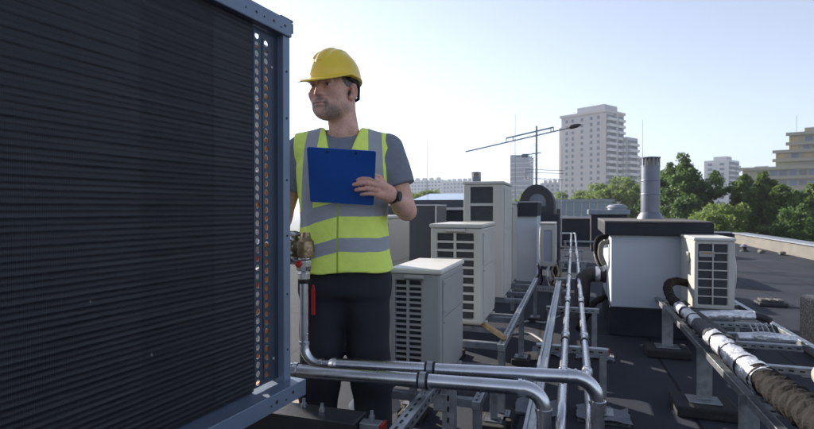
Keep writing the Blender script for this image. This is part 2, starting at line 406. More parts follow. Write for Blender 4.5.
u3 = ac_unit('tallest cream air conditioner with big dark windows behind the slotted one', -.915, -.567, 4.4955, .60, .464, 1.481, .06, .093, .05, .048, 1, 6, .023, M['ac_white'], M['ac_white'], G_AC, handle=False)
u4 = ac_unit('plain pale grey air conditioner squeezed behind the tallest unit', -.907, -.595, 5.395, .50, .464, 1.315, .04, .115, .065, .065, 1, 10, .018, M['ac_grey'], M['ac_grey'], G_AC, handle=False)
u8 = thing('sun_blocker', 'tall grey ventilation cabinet on steel legs behind the big cooling coil', 'sun blocker', (-2.52, 3.12, 0))  # added cabinet, hidden from the camera: keeps the low sun off man and foreground
rbox(MB(), -.40, .40, -.27, .27, .55, 2.38, -.30, .30, .75, 1.5, .04).build('casing', M['ac_grey'], u8, bevel=.01)
for k in range(10): MB().box(-.298, .298, -.262, -.24, .775 + k * .073, .81 + k * .073).build('louvre', M['ac_dark'], u8)
MB().box(-.42, .42, -.29, .29, 2.382, 2.42).build('lid', M['ac_grey'], u8, bevel=.006)
MB().box(-.26, .26, -.276, -.2705, 1.62, 2.3).build('door', M['ac_white'], u8, bevel=.003)
for xx in (-.36, .36):
    for yy in (-.23, .23): MB().box(xx - .03, xx + .03, yy - .03, yy + .03, 0, .549).build('leg', M['galv'], u8)
u5 = ac_unit('half hidden pale air conditioner just behind the man\'s left side', -1.86, -1.45, 4.00, .62, .22, 1.185, .04, .06, .05, .06, 2, 12, .018, M['ac_grey'], M['ac_grey'], G_AC)
u6 = ac_unit('small white air conditioner by the narrow shaft in the middle distance', -.47, -.25, 8.05, .72, .36, 1.03, .05, .05, .08, .12, 1, 1, .02, M['ac_white'], M['ac_white'], G_AC, handle=False)
for ch in u6.children:
    if ch.name.startswith('coil'): ch.data.materials[0] = mat('lilac_panel', (.36, .37, .46), .5, var=.05)
u7 = ac_unit('white air conditioner standing alone on the right with a barred end grille', .965, 1.262, 4.85, .58, .40, 1.005, .03, .052, .045, .055, 2, 7, .009, M['ac_white'], M['ac_lid'], G_AC, handle=False, fan=1)
lp = MB().box(-.115, .0, -.2945, -.2905, .445, .492).build('label_plate', M['ac_grey'], u7)
MB().box(-.105, -.015, -.2965, -.2955, .470, .482).build('label_strip', mat('label_orange', (.40, .22, .06), .5), lp)
MB().box(-.17, -.1495, -.12, -.02, .38, .47).build('valve_cover', M['ac_white'], u7, bevel=.008)
# ------------------------------------------------------------------ struts
def strut(m, p0, p1, s=.041):
    return m.bar(p0, p1, s, s)
def slots(name, par, p0, p1, nrm, pitch=.05, ln=.026, w=.010, off=.0209):
    # dark slot openings punched along a strut: kept in the strut's own mesh as a second material
    p0, p1, nrm = Vector(p0), Vector(p1), Vector(nrm); d = (p1 - p0).normalized(); L = (p1 - p0).length; k = pitch / 2
    me = par.data
    if len(me.materials) < 2: me.materials.append(M['rubber'])
    bm = bmesh.new(); bm.from_mesh(me); sd2 = d.cross(nrm).normalized() * w / 2
    while k < L:
        c = p0 + d * k + nrm * (off + .0006)
        pts = []
        for a in [math.pi * q / 4 for q in range(8)]:
            e = math.cos(a); pts.append(c + d * ((ln - w) / 2 * (1 if e > 0 else -1) + e * w / 2) + sd2 * math.sin(a))
        fc = bm.faces.new([bm.verts.new(q) for q in pts]); fc.normal_update()
        if fc.normal.dot(nrm) < 0: fc.normal_flip()
        fc.material_index = 1; k += pitch
    bm.to_mesh(me); bm.free(); return par
def frame(label, xs, y0, y1, zt, cross, posts, feet=True):
    f = thing('support_frame', label, 'support frame', (sum(xs) / 2, (y0 + y1) / 2, 0)); ox, oy = sum(xs) / 2, (y0 + y1) / 2
    for xx in xs:
        a, b_ = (xx - ox, y0 - oy, zt - .0205), (xx - ox, y1 - oy, zt - .0205)
        q = strut(MB(), a, b_).build('rail', M['galv'], f, bevel=.003); slots('slot', q, a, b_, (0, 0, 1))
    for yy, zz in cross:
        a, b_ = (xs[0] - ox + .0215, yy - oy, zz - .0205), (xs[1] - ox - .0215, yy - oy, zz - .0205)
        q = strut(MB(), a, b_, .0395).build('crossbar', M['galv_dull'], f, bevel=.002)
    for yy in posts:
        for xx in xs:
            x_, y_ = xx - ox, yy - oy
            q = strut(MB(), (x_, y_, .052), (x_, y_, zt - .0415), .040).build('post', M['galv_dull'], f, bevel=.003)
            MB().box(x_ - .07, x_ + .07, y_ - .10, y_ + .10, 0, .045).build('rubber_foot', M['rubber_pad'], q, bevel=.008)
            MB().box(x_ - .05, x_ + .05, y_ - .05, y_ + .05, .0455, .0515).build('foot_plate', M['galv'], q)
            MB().cyl((x_ + .035, y_ - .03, .052), (x_ + .035, y_ - .03, .072), .006, 8).build('bolt', M['galv'], q)
    return f
frame('galvanised strut frame with slotted rails carrying the row of cream air conditioners', (-.94, -.395), 3.02, 6.05, .46, ((3.06, .46), (3.46, .46), (3.80, .46), (4.60, .46), (4.96, .46), (5.48, .46), (5.78, .46), (4.2, .40)), (3.06, 4.28, 5.9))
frame('low galvanised strut frame under the small grey air conditioner nearest the man', (-.905, -.425), 2.38, 3.0, .352, ((2.42, .352), (2.60, .352), (2.86, .352), (2.97, .352)), (2.42, 2.96))
for z0, lab in (((-.5, 6.35, .20), 'perforated galvanised cable tray crossing in front of the narrow white shaft'),):
    t = thing('cable_tray', lab, 'cable tray', (-.42, 6.42, .26))
    q = MB().prism([(-.055, .05), (-.055, 0), (.055, 0), (.055, .05), (.051, .05), (.051, .004), (-.051, .004), (-.051, .05)], 'x', -.33, .32).build('channel', M['galv'], t)
    slots('slot', q, (-.32, -.055, .026), (.31, -.055, .026), (0, -1, 0), .03, .016, .014, .0006)
    for xx in (-.28, .27): MB().box(xx - .02, xx + .02, -.02, .02, -.26, -.001).build('leg', M['galv'], t)
tag(MB().bar((-.575, 3.47, .4745), (-.385, 3.13, .4745), .030, .026).build('timber_offcut', M['wood'], bevel=.003), 'pale timber offcut lying across the strut frame between two units', 'offcut')
# ------------------------------------------------------------------ dry cooler at the left
ANG = R(6.4)
dc = thing('dry_cooler', 'big dark finned cooling coil in a blue grey steel frame at the left edge', 'cooling unit', (-.893, 1.50, .64), -ANG)
# local frame: -y runs along the coil towards the camera, +x faces the picture, z up; outer post at y = 0
CH = 1.215
def coilmesh(y0, y1, x, seed):
    rng = random.Random(seed); rows = 82; m = MB(); prof = []
    z0, z1 = .055, CH - .05; pitch = (z1 - z0) / rows
    for k in range(rows):
        z = z0 + k * pitch
        dd = .0006 if k % 2 else 0
        prof += [(x - .0002, z), (x - .0001, z + pitch * .45), (x + .0007 + dd, z + pitch * .62), (x + .0006 + dd, z + pitch * .82)]
    prof.append((x - .004, z1)); n = 14; vs = []
    for j in range(n + 1):
        yy = y0 + (y1 - y0) * j / n
        for i, (a, z) in enumerate(prof): vs.append((a + rng.gauss(0, .00022), yy, z + rng.gauss(0, .0004)))
    L = len(prof)
    fs = [(j * L + i, (j + 1) * L + i, (j + 1) * L + i + 1, j * L + i + 1) for j in range(n) for i in range(L - 1)]
    return m.add(vs, fs, True)
def coil_mat(name, c, rough):
    m = mat(name, c, rough, .2, var=.30, scale=9, dirt=.45, dirtcol=tuple(x * 2.1 for x in c))
    n, l, p = nodes_of(m); tc = n.new('ShaderNodeTexCoord')
    # dust lines along the fins, down-streaks and pale specks
    old = p.inputs['Base Color'].links[0].from_socket
    for sc_, lo, hi, amt, cc in (((1.5, 1.2, 110), .50, .78, .75, (.034, .036, .038)), ((1, 60, 3.0), .60, .80, .45, (.028, .027, .026)), ((60, 60, 30), .765, .79, .7, (.22, .22, .21))):
        mp = n.new('ShaderNodeMapping'); mp.inputs[3].default_value = sc_; l.new(tc.outputs['Object'], mp.inputs[0])
        q = n.new('ShaderNodeTexNoise'); q.inputs['Scale'].default_value = 1.0; q.inputs['Detail'].default_value = 3; l.new(mp.outputs[0], q.inputs['Vector'])
        r_ = n.new('ShaderNodeMapRange'); r_.inputs[1].default_value = lo; r_.inputs[2].default_value = hi; r_.inputs[4].default_value = amt; l.new(q.outputs[0], r_.inputs[0])
        mx_ = n.new('ShaderNodeMix'); mx_.data_type = 'RGBA'; mx_.inputs[7].default_value = cc + (1,); l.new(r_.outputs[0], mx_.inputs[0]); l.new(old, mx_.inputs[6]); old = mx_.outputs[2]
    l.new(old, p.inputs['Base Color'])
    w = n.new('ShaderNodeTexWave'); w.bands_direction = 'Y'; w.inputs['Scale'].default_value = 95; w.inputs['Distortion'].default_value = .6; w.inputs['Detail'].default_value = 1
    l.new(tc.outputs['Object'], w.inputs['Vector'])
    b = n.new('ShaderNodeBump'); b.inputs['Strength'].default_value = .35; b.inputs['Distance'].default_value = .0015
    l.new(w.outputs['Fac'], b.inputs['Height']); l.new(b.outputs[0], p.inputs['Normal'])
    return m
cms = [coil_mat('coil_fins', (.0085, .0105, .0145), .52), coil_mat('coil_fins_dull', (.006, .007, .009), .58)]
coil = MB().box(-.14, -.012, -2.1, -.153, .05, CH - .045).build('coil', M['ac_dark'], dc)
ye = [-.153, -.31, -.54, -.84, -1.2, -1.65, -2.1]
for i in range(6): coilmesh(ye[i + 1], ye[i], -.006 - .0004 * (i % 2), i).build('fin_panel', cms[i % 2], coil)
# perforated tube sheet
def tubesheet():
    m = MB(); pt = .0272; r = .0098; z0, z1 = .06, CH - .055; cols_ = ((-.128, 0.), (-.086, pt / 2)); hw = .017; holes = []
    ybs = [-.152, -.128 - hw, -.128 + hw, -.086 - hw, -.086 + hw, -.028]
    def rect(a, b_, c_, d_): m.add([(0, a, c_), (0, b_, c_), (0, b_, d_), (0, a, d_)], [(0, 1, 2, 3)])
    for a, b_ in ((ybs[0], ybs[1]), (ybs[2], ybs[3]), (ybs[4], ybs[5])):
        if b_ > a + 1e-5: rect(a, b_, z0, z1)
    for yc, off in cols_:
        n = int((z1 - z0 - off) / pt); zb = z0 + off
        if off: rect(yc - hw, yc + hw, z0, zb)
        for k in range(n):
            c = zb + (k + .5) * pt; holes.append((yc, c, k, n)); S = 16; inn = []; out = []
            kc = math.atan2(pt / 2, hw); angs = sorted([2 * math.pi * q / 16 for q in range(16)] + [kc, math.pi - kc, math.pi + kc, 2 * math.pi - kc]); S = len(angs)
            for t in angs:
                cx, cz = math.cos(t), math.sin(t); s_ = max(abs(cx) / hw, abs(cz) / (pt / 2))
                inn.append((0, yc + r * cx, c + r * cz)); out.append((0, yc + cx / s_, c + cz / s_))
            # corners of the cell
            m.add(inn + out, [(q, (q + 1) % S, S + (q + 1) % S, S + q) for q in range(S)])
        rect(yc - hw, yc + hw, zb + n * pt, z1)
    return m, holes
m, holes = tubesheet()
ts = m.build('tube_sheet', M['plate_blue'], dc, loc=(-.012, 0, 0))
so_ = ts.modifiers.new('thick', 'SOLIDIFY'); so_.thickness = .002; so_.offset = -1
random.seed(11)
for yc, zc, k, n in holes:
    jy, jz = random.uniform(-.0015, .0025), random.uniform(-.002, .002)
    if yc > -.10:
        if k < n - 3: MB().cyl((-.014, yc + .003 + jy, zc + jz), (-.0032 + random.uniform(-.001, .0004), yc + .003 + jy, zc + jz), .0084, 14).build('tube_end', M['copper'], ts)
    elif k < n * .52 and random.random() < .82:
        MB().cyl((-.010, yc + .003 + jy, zc + jz), (-.0032, yc + .003 + jy, zc + jz), .0080, 14).build('tube_end', M['red'] if k in (11, 14) else M['copper_pale'] if random.random() < .8 else M['copper'], ts)
    elif random.random() < .55:
        MB().bar((-.0055, yc - .010 + jy, zc - .009), (-.0055, yc + .012, zc - .002 + jz), .009, .003).build('tube_end', M['copper_pale'] if random.random() < .5 else M['copper'], ts)
MB().box(-.05, .012, -.028, .006, .0, CH).build('post', M['frame_blue'], dc, bevel=.003)
top = MB().prism([(-.06, CH - .052), (.020, CH - .052), (.020, CH + .002), (-.06, CH + .002)], 'y', -2.15, .0062).build('top_channel', M['frame_blue'], dc, bevel=.003)
m = MB()
for yy, zz in ((-.03, .024), (-.05, .034), (-.085, .026), (-.13, .028), (-.165, .026), (-.21, .028)):
    MB().cyl((.0195, yy, CH - zz), (.0206, yy, CH - zz), .0045 if zz < .027 else .003, 12).build('hole', M['rubber'], top)
bot = MB().prism([(-.06, 0), (.062, 0), (.062, .052), (.058, .052), (.058, .006), (-.06, .006)], 'y', -2.15, .02).build('bottom_channel', M['frame_blue'], dc, bevel=.002)
MB().box(-.06, .0575, -2.15, .019, .046, .0505).build('bottom_ledge', M['frame_blue'], dc)
m = MB()
for yy, zz, r_ in ((-.05, .03, .0055), (-.085, .018, .0035), (-.13, .026, .006), (-.155, .022, .003)):
    MB().cyl((.0615, yy, zz), (.0627, yy, zz), r_, 12).build('hole', M['rubber'], bot)
for zz in (.15, .33, .52, .70, .90, 1.05): MB().cyl((.0118, -.012, zz), (.0135, -.012, zz), .0035, 10).build('hole', M['rubber'], dc)
for yy, zz in ((-.06, CH - .16), (-.055, .13)): MB().cyl((-.0125, yy, zz), (-.0085, yy, zz), .004, 10).build('rivet', M['ltrim'], dc)
m = MB().box(-.05, .010, -.035, .028, CH + .003, CH + .012).box(-.02, .006, .008, .034, CH - .03, CH + .004).cyl((-.02, .0, CH + .01), (-.02, .0, CH + .022), .010, 6)
m.build('corner_bracket', M['blk_steel'], dc, bevel=.003)
MB().box(-1.25, -.145, -2.1, -.22, .03, CH - .01).build('housing', M['plate_blue'], dc, bevel=.006)
m = MB()
for yy in (-.7, -1.55): MB().lathe([(.36, 0), (.36, .08), (.33, .08), (.33, .03), (.06, .03), (.06, .05)], (-.70, yy, CH - .008), (0, 0, 1), 36).build('fan_ring', M['plate_blue'], dc, autosmooth=True)
# black carrier beam under the cooler, with strut end and red cap
bm_ = thing('carrier_beam', 'black steel beam under the cooling coil with a red capped strut end', 'steel beam', (-.908, 1.575, .53))
m = MB().box(-.6, .245, -.055, .055, -.075, .03); m.build('beam', M['blk_steel'], bm_, bevel=.004)
q = MB().prism([(-.021, -.06), (.021, -.06), (.021, .022), (-.021, .022)], 'x', .247, .318).build('strut_end', M['galv'], bm_, bevel=.003)
MB().box(.3185, .330, -.0225, .0225, -.062, .024).build('end_cap', M['red'], q, bevel=.003)
m = MB()
for xx, yy in ((.10, .01), (.285, .0), (.02, .03)):
    MB().cyl((xx, yy, .022), (xx, yy, .042), .010, 6).cyl((xx, yy, .0405), (xx, yy, .058), .0055, 10).build('bolt', M['galv'], bm_)
m = MB()
for xx in (-.5,): m.box(xx - .03, xx + .03, -.03, .03, -.515, -.0755)
m.box(-.56, -.44, -.1, .1, -.56, -.516)
m.build('leg', M['galv'], bm_)
# rail that carries the two steel pipes
pr = thing('pipe_rail', 'galvanised strut rail with slotted upright under the two steel pipes', 'strut rail', (-.505, 1.75, 0))
a, b_ = (0, -.50, .566), (0, .34, .566)
q = strut(MB(), a, b_).build('rail', M['galv'], pr, bevel=.003); slots('slot', q, a, b_, (0, 0, 1)); slots('slot', q, a, b_, (1, 0, 0))
a, b_ = (.055, .20, .0), (.055, .20, .585)
q = MB().bar(a, b_, .048, .048).build('upright', M['galv'], pr, bevel=.003); slots('slot', q, a, b_, (0, -1, 0), .042, .022, .010, .0245)
m = MB().box(-.003, .05, .173, .227, .47, .54); m.cyl((.022, .17, .505), (.022, .176, .505), .014, 6); m.build('angle_bracket', M['galv'], pr, bevel=.003)
MB().box(-.03, .14, .10, .30, 0, .04).build('foot', M['rubber_pad'], pr, bevel=.006)

# ------------------------------------------------------------------ steel pipes in the foreground
def ring(m, c, d, r, w):
    c, d = Vector(c), Vector(d).normalized(); m.cyl(c - d * w / 2, c + d * w / 2, r, 24); return m
def rings(par, items):
    for c, d, r, w in items: ring(MB(), c, d, r, w).build('press_ring', M['pipe_steel'], par, bevel=min(.002, w * .3), autosmooth=True)
def clamp(par, c, d, r):
    q = ring(MB(), c, d, r + .006, .022).build('clamp', M['galv'], par, bevel=.002, autosmooth=True)
    for s in (-1, 1): ring(MB(), Vector(c) + Vector(d).normalized() * s * .015, d, r + .0045, .009).build('rubber_liner', M['rubber'], q, autosmooth=True)
    MB().cyl(Vector(c) - Vector((0, 0, r + .05)), Vector(c) - Vector((0, 0, r)), .005, 8).build('stud', M['galv'], q)
G_P = 'bright steel pipes'
fp = thing('steel_pipe', 'front one of the two shiny steel pipes running past the man\'s legs, elbow turned down', 'pipe', (-1.02, 1.725, .638), group=G_P)
dirF = Vector((.914, .076, 0)).normalized()
L1 = .862; pF = dirF * L1
MB().tube([(0, 0, 0), pF], .0245, 28).build('pipe', M['pipe_steel'], fp, autosmooth=True)
el = arc_elbow(pF, dirF, (0, 0, -1), .07, 12); el = [pF - dirF * .012] + el
q = MB().tube(el + [el[-1] + Vector((0, 0, -.015))], .0262, 28).build('elbow', M['pipe_steel'], fp, autosmooth=True)
rings(q, [(pF - dirF * .008, dirF, .0295, .012), (pF + dirF * .006, dirF, .0275, .006), (el[-1], (0, 0, 1), .0295, .012)])
MB().tube([el[-1], (el[-1].x, el[-1].y, -.60)], .0245, 28).build('riser', M['pipe_steel'], fp, autosmooth=True)
rings(fp, [(dirF * .03, dirF, .030, .016), (dirF * .012, dirF, .0275, .01)])
clamp(fp, dirF * .517, dirF, .0245)
bp = thing('steel_pipe', 'rear one of the two shiny steel pipes, fed from the valve and turned down', 'pipe', (-1.01, 1.83, .632), group=G_P)
dirB = Vector((1.11, .16, 0)).normalized()
LB = 1.02
v = [(0, 0, .335), (0, 0, .07)]
MB().tube(v, .0175, 24).build('riser', M['pipe_steel'], bp, autosmooth=True)
e1 = arc_elbow((0, 0, .075), (0, 0, -1), dirB, .07, 10)
q = MB().tube(e1, .0195, 24).build('elbow', M['pipe_steel'], bp, autosmooth=True)
rings(q, [((0, 0, .085), (0, 0, 1), .0225, .014), (e1[-1], dirB, .0225, .012)])
MB().tube([e1[-1], e1[-1] + dirB * .05], .0180, 24).build('pipe', M['pipe_steel'], bp, autosmooth=True)
z5 = e1[-1].z; s0 = e1[-1] + dirB * .045; s1 = Vector((0, 0, z5)) + dirB * LB
m = MB().lathe([(.0185, -.012), (.026, .0), (.0285, .012), (.0245, .02)], s0, dirB); m.build('reducer', M['pipe_steel'], bp, autosmooth=True)
MB().tube([s0, s1], .0245, 28).build('pipe', M['pipe_steel'], bp, autosmooth=True)
el = [s1 - dirB * .02] + arc_elbow(s1, dirB, (0, 0, -1), .088, 12)
q = MB().tube(el + [el[-1] + Vector((0, 0, -.015))], .0262, 28).build('elbow', M['pipe_steel'], bp, autosmooth=True)
rings(q, [(s1 - dirB * .012, dirB, .0295, .012), (s1 - dirB * .034, dirB, .0275, .006), (s1 + dirB * .012, dirB, .0285, .008), (el[-1], (0, 0, 1), .0300, .012)])
MB().tube([el[-1], (el[-1].x, el[-1].y, -.60)], .0245, 28).build('riser', M['pipe_steel'], bp, autosmooth=True)
clamp(bp, Vector((0, 0, z5)) + dirB * .50, dirB, .0245)
# valve
vt = thing('ball_valve', 'weathered brass and steel ball valve with red cap beside the cooling coil', 'valve', (-1.01, 1.83, .965))
m = MB().lathe([(.023, 0), (.026, .006), (.026, .03), (.021, .034), (.029, .04), (.031, .055), (.031, .078), (.024, .084), (.024, .09)], (0, 0, 0), (0, 0, 1), 8)
m.build('body', M['stainless'], vt, bevel=.002)
m = MB().lathe([(.024, 0), (.033, .006), (.035, .03), (.033, .066), (.022, .078), (.018, .10)], (.006, 0, .088), (0, 0, 1), 16)
m.cyl((.006, 0, .13), (-.05, .0, .13), .026, 16)
m.build('brass_body', M['brass'], vt, autosmooth=True)
m = MB().lathe([(.030, -.02), (.064, -.018), (.067, -.012), (.067, .006), (.060, .012), (.045, .014), (.02, .016)], (-.045, -.004, .128), (1, -.35, .05), 36)
m.build('flange', M['stainless'], vt, bevel=.002, autosmooth=True)
MB().tube([(-.06, .0, .128), (-.5, .16, .12)], .035, 20).build('pipe', M['stainless'], vt, autosmooth=True)
m = MB()
for k in range(6):
    a = k * math.pi / 3 + .3; MB().cyl((-.036, -.006 + .052 * math.cos(a), .128 + .052 * math.sin(a)), (-.022, -.012 + .052 * math.cos(a), .128 + .052 * math.sin(a)), .006, 6).build('bolt', M['galv'], vt)
MB().lathe([(.006, 0), (.013, .002), (.014, .012), (.010, .018), (.003, .020)], (-.004, -.031, .068), (.15, -1, 0), 16).build('red_cap', M['red'], vt, autosmooth=True)
MB().lathe([(.0225, 0), (.025, .004), (.025, .016), (.0225, .02)], (0, 0, -.012), (0, 0, 1), 24).build('gasket', M['rubber'], vt, autosmooth=True)
MB().prism([(.020, -.140), (.036, -.140), (.036, -.04), (.031, -.02), (.025, -.02), (.020, -.04)], 'y', .018, .024).build('red_tag', M['red'], vt, bevel=.001)

# ------------------------------------------------------------------ long pipes over the roof
for k, (xx, lab) in enumerate(((-.042, 'left one of the two long shiny pipes receding along the roof'), (.070, 'right one of the two long shiny pipes receding along the roof'))):
    lp = thing('roof_pipe', lab, 'pipe', (xx, 2.12, 0), group='long pipes along the roof')
    path = fillet([(0, 0, .05), (0, 0, .44), (0, 15.1 + .3 * k, .44), (-1.2, 15.1 + .3 * k, .44)], .10, 8)
    MB().tube(path, .0205, 20).build('pipe', M['pipe_steel'], lp, autosmooth=True)
    for yy in (.55 + .03 * k, 1.35, 2.75, 4.2, 5.9, 7.9, 10.2, 12.6):
        MB().lathe([(.0205, -.026), (.0262, -.024), (.0262, -.016), (.0243, -.014), (.0243, .014), (.0262, .016), (.0262, .024), (.0205, .026)], (0, yy, .44), (0, 1, 0), 24).build('press_ring', M['pipe_steel'], lp, autosmooth=True)
    for yy in (1.2, 2.5, 4.4, 6.5, 8.9, 12.0):
        q = ring(MB(), (0, yy, .44), (0, 1, 0), .027, .02).build('clamp', M['galv'], lp, autosmooth=True)
        for o_ in (-.014, .014): ring(MB(), (0, yy + o_, .44), (0, 1, 0), .0255, .008).build('rubber_liner', M['rubber'], q, autosmooth=True)
rl = thing('strut_rail', 'flat galvanised rail lying left of the two long roof pipes', 'strut rail', (-.146, 1.3, .428))
q = MB().prism([(-.026, -.02), (.026, -.02), (.026, .02), (.012, .02), (.012, .006), (-.012, .006), (-.012, .02), (-.026, .02)], 'y', 0, 4.72).build('channel', M['galv'], rl, bevel=.002)
felt = mat('crumpled_felt', (.17, .19, .22), .9, var=.15, scale=12, bump=.9, bscale=18)
labs = ['nearest galvanised trestle under the long pipes, on crumpled pale felt pads', 'second galvanised trestle under the long pipes counted from the elbows', 'third galvanised trestle under the long pipes, level with the white shaft',
        'galvanised trestle under the long pipes beside the small white air conditioner', 'galvanised trestle under the long pipes, in front of the farthest one', 'farthest galvanised trestle under the long roof pipes']
for k, yy in enumerate((3.32, 4.62, 6.52, 8.62, 11.0, 14.1)):
    t = thing('pipe_support', labs[k], 'pipe support', (0, yy, 0), group='trestles under the long pipes')
    w0, w1 = (-.215, .205)
    if k == 5: w1 = .9
    q = MB().box(w0, w1, -.0205, .0205, .366, .407).build('crossbar', M['galv'], t, bevel=.003)
    slots('slot', q, (w0, -.0205, .386), (w1, -.0205, .386), (0, -1, 0), .05, .026, .011, .0006)
    MB().box(w1 + .0006, w1 + .006, -.02, .02, .368, .405).build('end_cap', M['red'] if k == 0 else M['galv'], q)
    for xx in (w0 + .03, w1 - .03):
        q = MB().box(xx - .0205, xx + .0205, -.0205, .0205, .03, .3655).build('post', M['galv'], t, bevel=.003)
        MB().box(xx - .06, xx + .06, -.06, .06, .022, .03).build('foot_plate', M['galv'], q, bevel=.002)
        if k < 2:
            m = MB(); rng = random.Random(k * 7 + int(xx * 100)); n = 9
            vs = [(xx + (i / (n - 1) - .5) * .30 + rng.uniform(-.006, .006), (j / (n - 1) - .5) * .24 - .02 + rng.uniform(-.006, .006), .010 + rng.uniform(0, .022)) for j in range(n) for i in range(n)]
            vs += [(xx + (i / (n - 1) - .5) * .29, (j / (n - 1) - .5) * .23 - .02, .0025) for j in range(n) for i in range(n)]
            fs = [(j * n + i, j * n + i + 1, (j + 1) * n + i + 1, (j + 1) * n + i) for j in range(n - 1) for i in range(n - 1)]
            fs += [tuple(n * n + a for a in f[::-1]) for f in fs]
            m.add(vs, fs, True).build('felt_pad', felt, q)
        else: MB().box(xx - .09, xx + .09, -.09, .09, 0, .0215).build('rubber_foot', M['rubber_pad'], q, bevel=.005)
# cables on the roof
def rope(name, label, cat, pts, r, m_, group=None, n=10):
    return tag(MB().tube(fillet(pts, .5, n), r, 10).build(name, m_, autosmooth=True), label, cat, group)
rope('cable', 'pale cable curving over the dark roof left of the strut rail, upper strand', 'cable', [(-.62, 5.5, .012), (-.45, 5.85, .012), (-.28, 5.75, .012), (-.14, 6.2, .012)], .011, M['cable'])
rope('cable', 'pale cable curving over the dark roof left of the strut rail, lower strand', 'cable', [(-.62, 5.15, .011), (-.42, 5.3, .011), (-.27, 5.0, .011), (-.2, 4.75, .011)], .010, M['cable'])
# wiring below the small unit
t = thing('cable_bundle', 'tangle of reddish and white cables hanging below the small white air conditioner', 'cables', (-.36, 8.0, 0))
rng = random.Random(3)
for k in range(9):
    x0 = rng.uniform(-.16, .14)
    MB().tube(fillet([(x0, .12, .40), (x0 + rng.uniform(-.08, .08), rng.uniform(-.12, 0), .27), (x0 + rng.uniform(-.12, .12), rng.uniform(-.1, .1), .14), (x0 + rng.uniform(-.1, .1), .1, .01)], .1, 5), rng.uniform(.012, .026), 8).build('cable', [M['torn'], M['brass'], M['foil'], M['rubber']][k % 4], t, autosmooth=True)

# ------------------------------------------------------------------ insulated pipe run at the right
def lumpy(pts, radii, seed, amp=.10, seg=22, step=.03, wrap=.0, rid=.0):
    pts = [Vector(p) for p in fillet(pts, .35, 8)]
    # resample
    d = [0]; 
    for a, b2 in zip(pts, pts[1:]): d.append(d[-1] + (b2 - a).length)
    L = d[-1]; n = max(4, int(L / step)); out = []; j = 0
    for i in range(n + 1):
        s = L * i / n
        while j < len(d) - 2 and d[j + 1] < s: j += 1
        out.append(pts[j].lerp(pts[j + 1], (s - d[j]) / max(1e-6, d[j + 1] - d[j])))
    rng = random.Random(seed); m = MB()
    rs = [np.interp(i / n, np.linspace(0, 1, len(radii)), radii) * (1 + rng.gauss(0, amp * .45)) for i in range(n + 1)]
    m.tube(out, rs, seg)
    ph = [rng.uniform(0, 6.28) for _ in range(4)]
    for i in range(n + 1):
        for k in range(seg):
            a = 2 * math.pi * k / seg; idx = i * seg + k
            f = 1 + (rid * (((i * step / .055 + a / (2 * math.pi)) % 1.0) - .5)) + amp * (.5 * math.sin(3 * a + ph[0] + i * .55) + .4 * math.sin(5 * a - i * .8 + ph[1]) + .5 * math.sin(a * 2 + i * wrap + ph[2])) + rng.gauss(0, amp * .22)
            c = out[i]; m.v[idx] = tuple(c + (Vector(m.v[idx]) - c) * f)
    return m
ip = thing('insulated_pipe', 'thick pipe run in torn dark wrap and silver foil at the lower right', 'insulated pipe', (.78, 3.5, 0))
def lc(pts): return [(a - .78, b2 - 3.5, c) for a, b2, c in pts]
lumpy(lc([(.97, 5.12, .585), (.86, 5.10, .61), (.775, 4.95, .585), (.76, 4.72, .52), (.785, 4.40, .485)]), [.034, .036, .036, .038], 1, .06, 24, .009, .2, .16).build('torn_wrap', M['torn'], ip)
lumpy(lc([(.783, 4.44, .487), (.79, 4.1, .488), (.785, 3.74, .49)]), [.040, .043, .045], 2, .06).build('foil_wrap', M['foil'], ip)
lumpy(lc([(.785, 3.79, .49), (.782, 3.42, .497)]), [.047, .050, .047], 3, .05).build('black_wrap', M['insul'], ip)
lumpy(lc([(.782, 3.47, .497), (.78, 3.0, .50), (.783, 2.56, .508)]), [.046, .050, .055, .060], 4, .075, 28, .02).build('foil_wrap', M['foil'], ip)
lumpy(lc([(.783, 2.64, .508), (.80, 2.3, .515), (.85, 1.85, .52), (.98, 1.1, .52)]), [.058, .064, .070, .066, .070, .07], 5, .05, 40, .009, .2, .16).build('torn_wrap', M['torn'], ip)
lumpy(lc([(.86, 4.46, .445), (.868, 3.9, .448), (.858, 3.1, .452), (.87, 2.5, .46)]), [.028, .030, .028, .031], 6, .08).build('foil_wrap', M['foil'], ip)
lumpy(lc([(.845, 4.2, .50), (.85, 3.6, .505), (.845, 3.3, .505)]), [.020, .022], 7, .08).build('black_wrap', M['insul'], ip)
m = MB(); rng = random.Random(9)
for k in range(9):
    yy = 2.62 + k * .10; a = .9 + rng.uniform(-.35, .35)
    c = Vector((.782 + .053 * math.cos(a), yy, .503 + .053 * math.sin(a))) - Vector((.78, 3.5, 0))
    MB().bar(c - Vector((.004, .018, -.002)), c + Vector((.006, .018, -.002)), .010, .004).build('tear', M['rubber'], ip)
for yy, r_ in ((4.2, .045), (3.95, .046), (3.30, .049), (3.05, .053), (2.8, .057)): ring(MB(), Vector((.785 if yy > 3.5 else .781, yy, .488 if yy > 3.5 else .50)) - Vector((.78, 3.5, 0)), (0, 1, 0), r_ + .003, .012).build('cable_tie', M['insul'], ip, autosmooth=True)
t = thing('insulated_pipe', 'short silver foil pipe lying across the rack below the right air conditioner', 'insulated pipe', (1.05, 4.45, .445))
lumpy([(-.16, -.1, .0), (.0, .0, .0), (.24, .03, .0)], [.034, .036, .034], 12, .07).build('foil_wrap', M['foil'], t)
lumpy([(.235, .03, 0), (.30, .03, -.005), (.34, .0, -.03)], [.026, .024], 13, .07).build('black_wrap', M['insul'], t)
t = thing('insulated_pipe', 'white wrapped pipe end with loose tie strands lying on the rack', 'insulated pipe', (1.2, 3.92, .405))
